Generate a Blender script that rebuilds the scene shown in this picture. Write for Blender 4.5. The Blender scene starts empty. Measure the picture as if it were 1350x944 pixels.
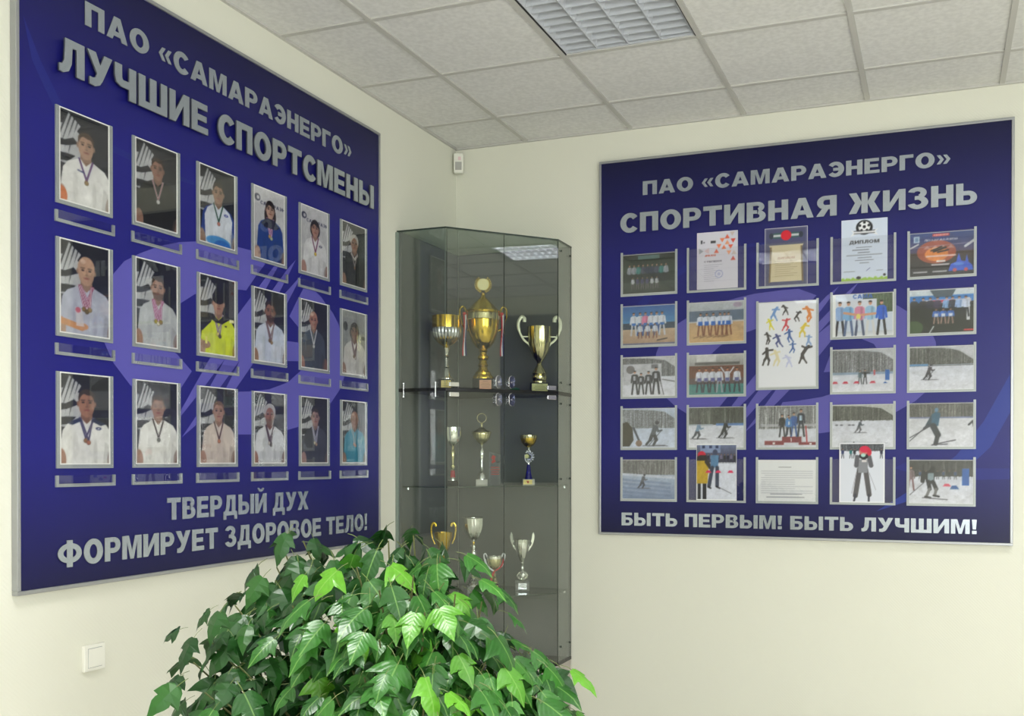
import bpy, bmesh, math, random
import numpy as np
from mathutils import Vector, Matrix, Euler
SC = bpy.context.scene
COL = SC.collection
PI = math.pi
H = 3.25                    # ceiling height

# ------------------------------------------------------------------ camera
cd = bpy.data.cameras.new('camera'); cam = bpy.data.objects.new('camera', cd); COL.objects.link(cam)
yaw, pitch, roll = 0.356490, -0.007394, 0.000915
cam.location = (2.5705, -5.0404, 1.5010)
fw = Vector((-math.sin(yaw)*math.cos(pitch), math.cos(yaw)*math.cos(pitch), math.sin(pitch)))
rt = Vector((math.cos(yaw), math.sin(yaw), 0)); up = rt.cross(fw)
r2 = rt*math.cos(roll)+up*math.sin(roll); u2 = -rt*math.sin(roll)+up*math.cos(roll)
cam.rotation_euler = Matrix((r2, u2, -fw)).transposed().to_euler()
cd.sensor_width = 36.0; cd.sensor_fit = 'HORIZONTAL'; cd.lens = 36.0*1307.51/1350
cd.shift_x = -(752.28-675)/1350; cd.shift_y = (615.86-472)/1350
cd.clip_start = 0.05
SC.camera = cam

# ------------------------------------------------------------------ world, light, exposure
w = bpy.data.worlds.new('sky'); SC.world = w; w.use_nodes = True
bg = w.node_tree.nodes['Background']; bg.inputs[0].default_value = (0.80, 0.90, 1.0, 1); bg.inputs[1].default_value = 1.2
SC.view_settings.view_transform = 'Standard'; SC.view_settings.look = 'None'
SC.view_settings.gamma = 1.0; SC.view_settings.use_curve_mapping = False
SC.view_settings.exposure = 0.03
SC.cycles.transparent_max_bounces = 32
WIN_POWER_BACK, WIN_POWER_SIDE, LAMP_POWER = 112, 44, 76
def area(name, loc, rot, sx, sy, power, col, spread=PI):
    l = bpy.data.lights.new(name, 'AREA'); l.shape = 'RECTANGLE'; l.size = sx; l.size_y = sy
    l.energy = power; l.color = col; l.spread = spread
    o = bpy.data.objects.new(name, l); COL.objects.link(o); o.location = loc; o.rotation_euler = rot
    return o
RW, RD = 5.9, -7.2          # room extent: X of the side wall, Y of the back wall
WZ0, WZ1 = 0.85, 2.65
BACKWIN = [(3.3, 5.3)]; SIDEWIN = [(-6.7, -5.3), (-4.9, -3.5)]
for a, b in BACKWIN:
    area('daylight', ((a+b)/2, RD-0.02, (WZ0+WZ1)/2), (PI/2, 0, 0), b-a-.1, WZ1-WZ0-.1, WIN_POWER_BACK, (0.97, 0.99, 1.0))
for a, b in SIDEWIN:
    area('daylight', (RW+0.02, (a+b)/2, (WZ0+WZ1)/2), (PI/2, 0, PI/2), b-a-.1, WZ1-WZ0-.1, WIN_POWER_SIDE, (0.97, 0.99, 1.0))

# ------------------------------------------------------------------ materials
def lin(c):
    f = lambda v: v/12.92 if v <= 0.04045 else ((v+0.055)/1.055)**2.4
    return tuple(f(v/255.0) for v in c)
def mat(name, rgb, rough=0.5, metal=0.0, spec=0.5, srgb=True, coat=0):
    m = bpy.data.materials.new(name); m.use_nodes = True
    p = m.node_tree.nodes['Principled BSDF']
    c = lin(rgb) if srgb else rgb
    p.inputs['Base Color'].default_value = (*c, 1); p.inputs['Roughness'].default_value = rough
    p.inputs['Metallic'].default_value = metal; p.inputs['Specular IOR Level'].default_value = spec
    if coat: p.inputs['Coat Weight'].default_value = coat; p.inputs['Coat Roughness'].default_value = .05
    m.diffuse_color = (*c, 1)
    return m
def nodes(m): return m.node_tree.nodes, m.node_tree.links, m.node_tree.nodes['Principled BSDF']
def bump(m, scale, strength, dist=0.002, kind='NOISE', vec='Object', stretch=None):
    N, L, p = nodes(m)
    tc = N.new('ShaderNodeTexCoord'); mp = N.new('ShaderNodeMapping')
    if stretch: mp.inputs['Scale'].default_value = stretch
    t = N.new('ShaderNodeTexNoise' if kind == 'NOISE' else 'ShaderNodeTexVoronoi')
    t.inputs['Scale'].default_value = scale
    b = N.new('ShaderNodeBump'); b.inputs['Strength'].default_value = strength; b.inputs['Distance'].default_value = dist
    L.new(tc.outputs[vec], mp.inputs[0]); L.new(mp.outputs[0], t.inputs['Vector'])
    L.new(t.outputs[0], b.inputs['Height']); L.new(b.outputs[0], p.inputs['Normal'])
    return t
def glassy(name, tint, spec_rgb=(1, 1, 1), ior=1.5, rough=0.0, extra=0.0):
    m = bpy.data.materials.new(name); m.use_nodes = True
    N, L = m.node_tree.nodes, m.node_tree.links; N.clear()
    o = N.new('ShaderNodeOutputMaterial'); mx = N.new('ShaderNodeMixShader')
    t = N.new('ShaderNodeBsdfTransparent'); t.inputs[0].default_value = (*tint, 1)
    g = N.new('ShaderNodeBsdfGlossy'); g.inputs[0].default_value = (*spec_rgb, 1); g.inputs['Roughness'].default_value = rough
    f = N.new('ShaderNodeFresnel'); f.inputs[0].default_value = ior
    # a pane is a parallel slab: it reflects alike from either side, so no total reflection at its inner face
    ge = N.new('ShaderNodeNewGeometry'); mr = N.new('ShaderNodeMapRange'); mr.inputs['To Min'].default_value = ior; mr.inputs['To Max'].default_value = 1/ior
    L.new(ge.outputs['Backfacing'], mr.inputs[0]); L.new(mr.outputs[0], f.inputs[0])
    a = N.new('ShaderNodeMath'); a.operation = 'ADD'; a.inputs[1].default_value = extra
    L.new(f.outputs[0], a.inputs[0]); L.new(a.outputs[0], mx.inputs[0])
    L.new(t.outputs[0], mx.inputs[1]); L.new(g.outputs[0], mx.inputs[2]); L.new(mx.outputs[0], o.inputs[0])
    return m
M = {}
M['wall'] = mat('wallpaper', (222, 222, 208), .75, spec=.25)
def weave(m):                                          # fine diagonal weave of the wallpaper
    N, L, p = nodes(m); tc = N.new('ShaderNodeTexCoord'); wv = N.new('ShaderNodeTexWave'); wv.wave_type = 'BANDS'; wv.bands_direction = 'DIAGONAL'
    wv.inputs['Scale'].default_value = 42; wv.inputs['Distortion'].default_value = 1.5; wv.inputs['Detail'].default_value = 1
    b = N.new('ShaderNodeBump'); b.inputs['Strength'].default_value = .16; b.inputs['Distance'].default_value = .0015
    L.new(tc.outputs['Object'], wv.inputs['Vector']); L.new(wv.outputs[0], b.inputs['Height']); L.new(b.outputs[0], p.inputs['Normal'])
weave(M['wall'])
M['ceil'] = mat('ceiling_tile_board', (222, 221, 218), .95, spec=.1)
def speckle(m, a, b, scale):
    N, L, p = nodes(m); tc = N.new('ShaderNodeTexCoord'); t = N.new('ShaderNodeTexNoise'); t.inputs['Scale'].default_value = scale
    t.inputs['Detail'].default_value = 4; r = N.new('ShaderNodeValToRGB')
    r.color_ramp.elements[0].color = (*lin(a), 1); r.color_ramp.elements[1].color = (*lin(b), 1)
    r.color_ramp.elements[0].position = .35; r.color_ramp.elements[1].position = .65
    L.new(tc.outputs['Object'], t.inputs['Vector']); L.new(t.outputs[0], r.inputs[0]); L.new(r.outputs[0], p.inputs['Base Color'])
speckle(M['ceil'], (214, 214, 212), (226, 226, 224), 45); bump(M['ceil'], 300, .3, .001)
M['tee'] = mat('ceiling_grid_metal', (192, 191, 186), .55)
M['floor'] = mat('floor_laminate', (196, 192, 180), .4)
M['white'] = mat('white_plastic', (232, 232, 222), .35)
M['whitetrim'] = mat('white_trim', (230, 230, 225), .5)
M['louvre'] = mat('louvre_white', (196, 200, 206), .3, spec=.6)
M['black'] = mat('black_gap', (20, 20, 20), .6)
M['alu'] = mat('frame_aluminium', (168, 170, 172), .36, metal=.7)
M['letter'] = mat('letter_silver_film', (176, 184, 194), .27, metal=.8, spec=.5)
M['letterside'] = mat('letter_edge', (70, 74, 84), .6)
M['strip'] = mat('pocket_strip', (150, 156, 158), .4, metal=.2)
M['strip_r'] = mat('pocket_strip_light', (172, 178, 178), .4, metal=.2)
M['cover'] = glassy('pocket_acrylic', (0.97, 0.97, 0.97), ior=1.45)
M['glass'] = glassy('cabinet_glass', (0.92, 0.945, 0.93), ior=1.5, extra=.01)
M['shelfglass'] = glassy('shelf_glass', (0.78, 0.83, 0.80), ior=1.5)
M['winglass'] = glassy('window_glass', (0.95, 0.97, 0.96), ior=1.45)
M['edge'] = mat('glass_cut_edge', (38, 52, 44), .25)
M['edgelight'] = mat('glass_cut_edge_light', (128, 142, 134), .25)
M['darkslab'] = mat('black_divider', (12, 14, 13), .25)
M['cabback'] = mat('cabinet_back_grey', (104, 106, 103), .22, spec=.6)
M['cabbase'] = mat('cabinet_base_grey', (176, 168, 160), .5)
M['chrome'] = mat('chrome', (215, 215, 215), .12, metal=1)
M['silver'] = mat('trophy_silver', (236, 235, 230), .09, metal=1)
M['gold'] = mat('trophy_gold', (214, 180, 70), .14, metal=1)
M['palegold'] = mat('trophy_pale_gold', (214, 205, 160), .14, metal=1)
M['satin'] = mat('satin_silver_flutes', (196, 196, 198), .25, metal=.95)
M['handle_pale'] = mat('handle_pale_metal', (222, 222, 196), .3, metal=.45)
M['marble'] = mat('black_marble', (12, 12, 12), .45, spec=.2)
M['greymarble'] = mat('grey_marble', (112, 113, 108), .35); speckle(M['greymarble'], (90, 92, 88), (135, 135, 130), 60)
M['whitemarble'] = mat('white_marble', (196, 190, 180), .35)
M['copper'] = mat('copper_plate', (206, 150, 118), .4, metal=.2)
M['goldplate'] = mat('gold_plate', (222, 200, 120), .4, metal=.2)
M['lemonplate'] = mat('lemon_plate', (212, 210, 140), .45)
M['plateink'] = mat('engraving', (70, 60, 40), .6)
M['redink'] = mat('red_ink', (180, 20, 20), .5)
M['redcone'] = mat('red_stem', (170, 35, 50), .25)
M['bluecone'] = mat('blue_stem', (20, 18, 120), .15, coat=.5)
M['ribbonred'] = mat('ribbon_red', (190, 40, 50), .6)
M['ribbonwhite'] = mat('ribbon_white', (225, 225, 230), .6)
M['ribbonblue'] = mat('ribbon_blue', (50, 50, 110), .6)
M['green'] = mat('green_felt', (10, 80, 50), .7)
M['acryl'] = glassy('clear_acrylic', (0.82, 0.84, 0.88), ior=1.5, extra=.03)
M['acrylhandle'] = glassy('acrylic_handle', (0.66, 0.68, 0.78), ior=1.5, extra=.10, rough=.08)
M['sensorgrey'] = mat('sensor_lens', (170, 170, 166), .4)
M['pink'] = mat('sensor_led', (226, 200, 202), .4)
M['pot'] = mat('clay_pot', (150, 92, 62), .7)
M['soil'] = mat('soil', (50, 38, 28), .95)
M['bark'] = mat('plant_stem', (84, 88, 48), .8)
M['petiole'] = mat('petiole', (96, 110, 58), .6)
M['tube'] = mat('lamp_tube', (240, 240, 240), .3)
# leaf
def leafmat(name, dark, light, young, veins=True):
    m = mat(name, (40, 90, 30), .36, spec=.5); N, L, p = nodes(m)
    def math_(op, a, b=None):
        n = N.new('ShaderNodeMath'); n.operation = op
        for k, v in enumerate((a, b)):
            if v is None: continue
            if isinstance(v, (int, float)): n.inputs[k].default_value = v
            else: L.new(v, n.inputs[k])
        return n.outputs[0]
    oi = N.new('ShaderNodeObjectInfo'); ge = N.new('ShaderNodeNewGeometry'); r = N.new('ShaderNodeValToRGB')
    rv = math_('FRACT', math_('ADD', oi.outputs['Random'], ge.outputs['Random Per Island']))
    e = r.color_ramp.elements; e[0].color = (*lin(dark), 1); e[1].color = (*lin(young), 1); e[1].position = 1
    n = e.new(.84); n.color = (*lin(light), 1); L.new(rv, r.inputs[0])
    tc = N.new('ShaderNodeTexCoord'); sp = N.new('ShaderNodeSeparateXYZ'); L.new(tc.outputs['Object'], sp.inputs[0])
    ax = math_('ABSOLUTE', sp.outputs[0]); v = math_('SINE', math_('MULTIPLY', math_('SUBTRACT', sp.outputs[1], math_('MULTIPLY', ax, .9)), 42.0))
    mid = math_('LESS_THAN', ax, .018)
    nz = N.new('ShaderNodeTexNoise'); nz.inputs['Scale'].default_value = 6; L.new(tc.outputs['Object'], nz.inputs['Vector'])
    mx = N.new('ShaderNodeMix'); mx.data_type = 'RGBA'; mx.blend_type = 'MULTIPLY'; mx.inputs['Factor'].default_value = .35
    L.new(r.outputs[0], mx.inputs['A']); L.new(nz.outputs[0], mx.inputs['B'])
    m2 = N.new('ShaderNodeMix'); m2.data_type = 'RGBA'; m2.inputs['B'].default_value = (*lin((130, 170, 90)), 1)
    L.new(mx.outputs['Result'], m2.inputs['A']); L.new(math_('MULTIPLY', mid, .45 if veins else 0.0), m2.inputs['Factor'])
    L.new(m2.outputs['Result'], p.inputs['Base Color'])
    if veins:
        b = N.new('ShaderNodeBump'); b.inputs['Strength'].default_value = .3; b.inputs['Distance'].default_value = .0010
        L.new(math_('ADD', math_('MULTIPLY', v, .5), math_('MULTIPLY', nz.outputs[0], 1.5)), b.inputs['Height']); L.new(b.outputs[0], p.inputs['Normal'])
    tr = N.new('ShaderNodeBsdfTranslucent'); ms = N.new('ShaderNodeMixShader'); ms.inputs[0].default_value = .2
    L.new(m2.outputs['Result'], tr.inputs[0])
    out = [n_ for n_ in N if n_.type == 'OUTPUT_MATERIAL'][0]
    L.new(p.outputs[0], ms.inputs[1]); L.new(tr.outputs[0], ms.inputs[2]); L.new(ms.outputs[0], out.inputs[0])
    return m
M['leaf'] = leafmat('leaf_green', (34, 84, 30), (58, 122, 40), (104, 172, 44))
M['leafdark'] = leafmat('leaf_inner_shade', (24, 64, 26), (38, 88, 32), (54, 112, 40), False)  # darker copy of the leaf green: inner shade put into the colour
# printed board: the blue is a printed gradient, navy at top and bottom, bluer in the middle
def boardmat(name, hi, lo):
    m = mat(name, hi, .36, spec=.3); N, L, p = nodes(m)
    tc = N.new('ShaderNodeTexCoord'); sp = N.new('ShaderNodeSeparateXYZ'); r = N.new('ShaderNodeValToRGB')
    mr = N.new('ShaderNodeMapRange'); mr.inputs['From Max'].default_value = 1.985
    L.new(tc.outputs['Object'], sp.inputs[0]); L.new(sp.outputs['Z'], mr.inputs[0]); L.new(mr.outputs[0], r.inputs[0])
    e = r.color_ramp.elements; e[0].color = (*lin(lo), 1); e[1].color = (*lin(lo), 1)
    a = e.new(.22); a.color = (*lin(hi), 1); b = e.new(.72); b.color = (*lin(hi), 1)
    L.new(r.outputs[0], p.inputs['Base Color'])
    return m
M['blue_l'] = boardmat('board_print_blue', (27, 27, 116), (17, 17, 62))
M['blue_r'] = boardmat('board_print_blue_right', (30, 31, 108), (17, 18, 58))
M['logo'] = mat('logo_lilac', (88, 84, 168), .36, spec=.3)
M['logo_r'] = mat('logo_lilac_right', (86, 82, 156), .36, spec=.3)
M['swoosh'] = mat('swoosh_blue', (36, 52, 134), .36, spec=.3)
M['swoosh2'] = mat('swoosh_faint', (30, 36, 116), .36, spec=.3)
# prints: colours stored on the sheet's own vertices
def printmat():
    m = mat('photo_print', (255, 255, 255), .35, spec=.4); N, L, p = nodes(m)
    a = N.new('ShaderNodeAttribute'); a.attribute_name = 'ink'; L.new(a.outputs['Color'], p.inputs['Base Color'])
    return m
M['print'] = printmat()

# ------------------------------------------------------------------ mesh helpers
def link(name, me, parent=None, loc=(0, 0, 0), rot=(0, 0, 0)):
    o = bpy.data.objects.new(name, me); COL.objects.link(o)
    if parent: o.parent = parent
    o.location = loc; o.rotation_euler = rot
    return o
def finish(bm, name, mats, parent=None, smooth=False, loc=(0, 0, 0), rot=(0, 0, 0), bevel=0):
    me = bpy.data.meshes.new(name); bmesh.ops.recalc_face_normals(bm, faces=bm.faces[:]); bm.to_mesh(me); bm.free()
    for m in (mats if isinstance(mats, (list, tuple)) else [mats]): me.materials.append(m)
    if smooth:
        me.polygons.foreach_set('use_smooth', [True]*len(me.polygons))
        try: me.set_sharp_from_angle(angle=math.radians(38))
        except Exception: pass
    o = link(name, me, parent, loc, rot)
    if bevel:
        b = o.modifiers.new('bevel', 'BEVEL'); b.width = bevel; b.segments = 2
    return o
def box(bm, x0, x1, y0, y1, z0, z1, mi=0):
    vs = [bm.verts.new(p) for p in ((x0,y0,z0),(x1,y0,z0),(x1,y1,z0),(x0,y1,z0),(x0,y0,z1),(x1,y0,z1),(x1,y1,z1),(x0,y1,z1))]
    for f in ((0,3,2,1),(4,5,6,7),(0,1,5,4),(1,2,6,5),(2,3,7,6),(3,0,4,7)):
        bm.faces.new([vs[i] for i in f]).material_index = mi
    return vs
def boxobj(name, b, m, parent=None, bevel=0, loc=(0, 0, 0), rot=(0, 0, 0)):
    bm = bmesh.new(); box(bm, *b); return finish(bm, name, m, parent, bevel=bevel, loc=loc, rot=rot)
def prism(bm, pts, y0, y1, mi=0, side=None):           # outline in x,z extruded along y
    a = [bm.verts.new((x, y0, z)) for x, z in pts]; b = [bm.verts.new((x, y1, z)) for x, z in pts]
    bm.faces.new(a).material_index = mi; bm.faces.new(b[::-1]).material_index = mi
    n = len(pts)
    for i in range(n):
        j = (i+1) % n; bm.faces.new((a[i], b[i], b[j], a[j])).material_index = mi if side is None else side
def hprism(bm, pts, z0, z1, mi=0, side=None):          # outline in x,y extruded along z
    a = [bm.verts.new((x, y, z0)) for x, y in pts]; b = [bm.verts.new((x, y, z1)) for x, y in pts]
    bm.faces.new(a).material_index = mi; bm.faces.new(b[::-1]).material_index = mi
    n = len(pts)
    for i in range(n):
        j = (i+1) % n; bm.faces.new((a[i], b[i], b[j], a[j])).material_index = mi if side is None else side
def lathe(bm, prof, seg=32, mi=0, c=(0, 0)):
    rings = []
    for r, z in prof:
        if r < 1e-5: rings.append([bm.verts.new((c[0], c[1], z))])
        else: rings.append([bm.verts.new((c[0]+r*math.cos(2*PI*i/seg), c[1]+r*math.sin(2*PI*i/seg), z)) for i in range(seg)])
    for a, b in zip(rings, rings[1:]):
        for i in range(seg):
            j = (i+1) % seg
            q = [a[i % len(a)], a[j % len(a)], b[j % len(b)], b[i % len(b)]]
            u = []
            for v in q:
                if v not in u: u.append(v)
            if len(u) > 2: bm.faces.new(u).material_index = mi
def tube(bm, pts, rad, seg=8, mi=0, flat=1.0):
    pts = [Vector(p) for p in pts]; n = len(pts)
    rs = rad if isinstance(rad, (list, tuple)) else [rad]*n
    prev = None; rings = []
    for i, p in enumerate(pts):
        t = (pts[min(i+1, n-1)]-pts[max(i-1, 0)]).normalized()
        ref = prev if prev is not None else (Vector((0, 1, 0)) if abs(t.y) < .9 else Vector((1, 0, 0)))
        a = (ref - t*ref.dot(t)).normalized(); b = t.cross(a); prev = a
        rings.append([bm.verts.new(p+a*rs[i]*flat*math.cos(2*PI*k/seg)+b*rs[i]*math.sin(2*PI*k/seg)) for k in range(seg)])
    for A, B in zip(rings, rings[1:]):
        for k in range(seg):
            bm.faces.new((A[k], A[(k+1) % seg], B[(k+1) % seg], B[k])).material_index = mi
    bm.faces.new(rings[0]).material_index = mi; bm.faces.new(rings[-1][::-1]).material_index = mi
def spline(pts, n=8):
    out = []; P = [Vector(p) for p in pts]; P = [P[0]]+P+[P[-1]]
    for i in range(1, len(P)-2):
        for k in range(n):
            t = k/n; a, b, c, d = P[i-1], P[i], P[i+1], P[i+2]
            out.append(.5*((2*b)+(-a+c)*t+(2*a-5*b+4*c-d)*t*t+(-a+3*b-3*c+d)*t**3))
    out.append(P[-2]); return out
def tag(o, label=None, cat=None, group=None, kind=None):
    if label: o['label'] = label
    if cat: o['category'] = cat
    if group: o['group'] = group
    if kind: o['kind'] = kind
    return o
def thing(name, label, cat, loc=(0, 0, 0), rz=0, group=None):
    o = link(name, None, None, loc, (0, 0, rz)); o.empty_display_size = .05
    return tag(o, label, cat, group)
def structure(o): o['kind'] = 'structure'; return o

# ------------------------------------------------------------------ room shell
def wall_with_holes(name, axis, at, lo, hi, holes, thick):
    bm = bmesh.new(); cuts = sorted(holes)
    def bx(a, b, z0, z1):
        if axis == 'y': box(bm, a, b, min(at, at+thick), max(at, at+thick), z0, z1)
        else: box(bm, min(at, at+thick), max(at, at+thick), a, b, z0, z1)
    p = lo
    for a, b in cuts:
        bx(p, a, 0, H+.15); bx(a, b, 0, WZ0); bx(a, b, WZ1, H+.15); p = b
    bx(p, hi, 0, H+.15)
    return structure(finish(bm, name, M['wall']))
structure(boxobj('floor', (0, RW, RD, 0, -.1, 0), M['floor']))
structure(boxobj('wall_left', (-.2, 0, RD-.2, .2, 0, H+.15), M['wall']))
structure(boxobj('wall_right', (0, RW, 0, .2, 0, H+.15), M['wall']))
wall_with_holes('wall_back', 'y', RD, 0, RW, BACKWIN, -.2)
wall_with_holes('wall_side', 'x', RW, RD-.2, .2, SIDEWIN, .2)
structure(boxobj('baseboard_left', (0, .015, RD, 0, 0, .07), M['whitetrim']))
structure(boxobj('baseboard_right', (.015, RW, -.015, 0, 0, .07), M['whitetrim']))
wn = 0
for axis, rng in (('y', BACKWIN), ('x', SIDEWIN)):
    for a, b in rng:
        wn += 1
        bm = bmesh.new(); f = .06; m_ = (a+b)/2
        for q in ((a, b, WZ0, WZ0+f), (a, b, WZ1-f, WZ1), (a, a+f, WZ0+f, WZ1-f), (b-f, b, WZ0+f, WZ1-f), (m_-f/2, m_+f/2, WZ0+f, WZ1-f)):
            if axis == 'y': box(bm, q[0], q[1], RD-.14, RD-.08, q[2], q[3])
            else: box(bm, RW+.08, RW+.14, q[0], q[1], q[2], q[3])
        wo = structure(finish(bm, 'window_%d' % wn, M['whitetrim']))
        if axis == 'y': boxobj('window_pane', (a+f, b-f, RD-.112, RD-.108, WZ0+f, WZ1-f), M['winglass'], wo)
        else: boxobj('window_pane', (RW+.108, RW+.112, a+f, b-f, WZ0+f, WZ1-f), M['winglass'], wo)
# ceiling: slab, grid, tiles
ceiling = structure(boxobj('ceiling', (0, RW, RD, 0, H+.14, H+.16), M['whitetrim']))
GX, GY, T = .435, -.404, .6
xs = [0, GX]
while xs[-1]+T < RW: xs.append(xs[-1]+T)
xs.append(RW)
ys = [0, GY]
while ys[-1]-T > RD: ys.append(ys[-1]-T)
ys.append(RD)
LAMPS = [(1, 2), (5, 2), (1, 6), (5, 6), (1, 10), (5, 10)]          # grid cells (from the grid lines) that hold a luminaire
g = .012
lampcells = []
for i in range(len(xs)-1):
    for j in range(len(ys)-1):
        x0, x1, y1, y0 = xs[i], xs[i+1], ys[j], ys[j+1]
        if (i-1, j) in [(a, b) for a, b in LAMPS]:
            lampcells.append((x0, y0)); continue
        a0, a1, b0, b1 = x0+(g if i else 0), x1-(g if i < len(xs)-2 else 0), y0+(g if j < len(ys)-2 else 0), y1-(g if j else 0)
        bm = bmesh.new(); box(bm, a0-x0, a1-x0, b0-y0, b1-y0, .006, .02)
        rnd = random.Random(i*77+j)
        finish(bm, 'ceiling_tile', M['ceil'], ceiling, loc=(x0, y0, H+rnd.uniform(-.0012, .0012)))
for x in xs[1:-1]: boxobj('grid_bar', (-g, g, RD, 0, -.002, .012), M['tee'], ceiling, loc=(x, 0, H))
for k, y in enumerate(ys[1:-1]):
    for i in range(len(xs)-1):
        boxobj('grid_bar', (xs[i]+(g if i else 0), xs[i+1]-(g if i < len(xs)-2 else 0), -g, g, -.001, .012), M['tee'], ceiling, loc=(0, y, H))
structure(boxobj('trim_1', (0, .016, RD, 0, H-.004, H+.006), M['tee'])); structure(boxobj('trim_2', (.016, RW, -.016, 0, H-.004, H+.006), M['tee']))

# luminaires with parabolic louvres
blade_me = None
def luminaire(x0, y0, label, first, lit):
    global blade_me
    t = thing('ceiling_light', label, 'light', (x0+T/2, y0+T/2, H), 0, None if first else 'louvred ceiling lights')
    h = T/2-g
    bm = bmesh.new()                                         # white tray above
    box(bm, -h, h, -h, h, .09, .095)
    for q in ((-h, -h+.004, -h, h), (h-.004, h, -h, h), (-h, h, -h, -h+.004), (-h, h, h-.004, h)): box(bm, *q, .004, .09)
    finish(bm, 'housing', M['louvre'], t)
    for q in ((-h, -h+.005, -h, h), (h-.005, h, -h, h)): boxobj('shadow_gap', (q[0], q[1], q[2], q[3], .0, .004), M['black'], t)
    e = h-.008; cw = 2*e/4
    for k in range(5):                                       # long V-shaped reflectors
        x = -e+k*cw
        bm = bmesh.new(); wt = .020
        prism(bm, [(x-(wt if k else 0), .052), (x-.0015, .003), (x+.0015, .003), (x+(wt if k < 4 else 0), .052)], -e, e)
        finish(bm, 'long_reflector', M['louvre'], t)
    nb = 9
    if blade_me is None:
        bm = bmesh.new(); L = cw-.012
        for s in (-1, 1):
            pts = [(-L/2, 0.004, s*.001), (L/2, 0.004, s*.001), (L/2, .03, s*.004), (L/2, .05, s*.012), (-L/2, .05, s*.012), (-L/2, .03, s*.004)]
            v = [bm.verts.new((p[0], p[2], p[1])) for p in pts]
            bm.faces.new((v[0], v[1], v[2], v[5])); bm.faces.new((v[5], v[2], v[3], v[4]))
        blade_me = bpy.data.meshes.new('louvre_blade'); bm.to_mesh(blade_me); bm.free(); blade_me.materials.append(M['louvre'])
    for k in range(4):
        for j in range(nb):
            link('louvre_blade', blade_me, t, (-e+(k+.5)*cw, -e+(j+.5)*2*e/nb, 0))
    for s in (-1, 1):                                        # white end plates
        boxobj('end_plate', (-e, e, s*e-.003, s*e+.003, .003, .05), M['louvre'], t)
    for k in range(4):
        bm = bmesh.new(); tube(bm, [(-e+(k+.5)*cw, -e+.01, .068), (-e+(k+.5)*cw, e-.01, .068)], .008, 10)
        finish(bm, 'lamp_tube', M['tube'], t, True)
    if lit: area('lamp_light', (x0+T/2, y0+T/2, H+.056), (0, 0, 0), .52, .52, LAMP_POWER, (1.0, .985, .95), math.radians(126))
HID = ['lit louvred ceiling light near the left wall, halfway down the room', 'lit louvred ceiling light near the left wall, by the back wall', 'lit louvred ceiling light outside the frame, nearest the right board', 'lit louvred ceiling light beside the side windows', 'lit louvred ceiling light by the back window']
for n_, (x0, y0) in enumerate(sorted(lampcells, key=lambda c: (c[0], -c[1]))):
    luminaire(x0, y0, 'square white ceiling light with a louvred grid, unlit, set among the ceiling tiles' if n_ == 0 else HID[n_-1], n_ == 0, n_ > 0)

# ------------------------------------------------------------------ glyphs (heavy grotesque capitals)
def R(x0, y0, x1, y1): return [(x0, y0), (x1, y0), (x1, y1), (x0, y1)]
def A(cx, cy, rx, ry, ix, iy, a0, a1, n=18):
    o = []; q = []
    for i in range(n+1):
        a = math.radians(a0+(a1-a0)*i/n); o.append((cx+rx*math.cos(a), cy+ry*math.sin(a))); q.append((cx+ix*math.cos(a), cy+iy*math.sin(a)))
    return [[o[i], o[i+1], q[i+1], q[i]] for i in range(n)]
def mir(ps, w_): return [[(w_-x, y) for x, y in p] for p in ps]
G = {}
G['П'] = (.86, [R(0,0,.28,1), R(.58,0,.86,1), R(.28,.78,.58,1)])
G['А'] = (.98, [[(0,0),(.28,0),(.49,.66),(.49,1),(.34,1)], [(.98,0),(.70,0),(.49,.66),(.49,1),(.64,1)], [(.27,.17),(.71,.17),(.64,.38),(.34,.38)]])
G['О'] = (.96, A(.48,.5,.48,.52,.19,.29,0,360,28))
G['С'] = (.84, A(.46,.5,.46,.52,.18,.28,38,322,24))
G['М'] = (1.06, [R(0,0,.25,1), R(.81,0,1.06,1), [(.25,1),(.36,1),(.62,.0),(.44,.0),(.25,.74)], [(.81,1),(.70,1),(.44,.0),(.62,.0),(.81,.74)]])
P_ = [R(0,0,.28,1), R(.28,.8,.46,1), R(.28,.34,.46,.55)]+A(.46,.67,.36,.33,.1,.125,-90,90,12)
G['Р'] = (.82, P_)
G['Э'] = (.84, mir(A(.46,.5,.46,.52,.18,.28,38,322,24), .84)+[R(.26,.4,.62,.6)])
G['Н'] = (.86, [R(0,0,.28,1), R(.58,0,.86,1), R(.28,.39,.58,.61)])
G['Е'] = (.78, [R(0,0,.28,1), R(.28,.79,.75,1), R(.28,.4,.71,.6), R(.28,0,.78,.21)])
G['Г'] = (.70, [R(0,0,.28,1), R(.28,.78,.70,1)])
L_ = [R(.60,0,.88,1), R(.2,.78,.60,1), [(.20,.78),(.46,.78),(.43,.30),(.33,.08),(.15,-.01),(0,0),(0,.22),(.10,.23),(.17,.36)]]
G['Л'] = (.88, L_)
G['У'] = (.92, [[(0,1),(.31,1),(.56,.46),(.44,.24)], [(.92,1),(.62,1),(.30,.26),(.18,.21),(.08,.22),(.08,0),(.30,-.01),(.46,.07),(.56,.22)]])
G['Ч'] = (.84, [R(.56,0,.84,1), R(0,.62,.28,1), [(0,.62),(.28,.62),(.32,.55),(.56,.56),(.56,.33),(.24,.33),(.06,.42)]])
G['Ш'] = (1.20, [R(0,0,.28,1), R(.46,0,.74,1), R(.92,0,1.20,1), R(.28,0,.46,.22), R(.74,0,.92,.22)])
I_ = [R(0,0,.27,1), R(.63,0,.90,1), [(.27,0),(.27,.38),(.63,1),(.63,.62)]]
G['И'] = (.90, I_)
G['Т'] = (.84, [R(.28,0,.56,.78), R(0,.78,.84,1)])
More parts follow.
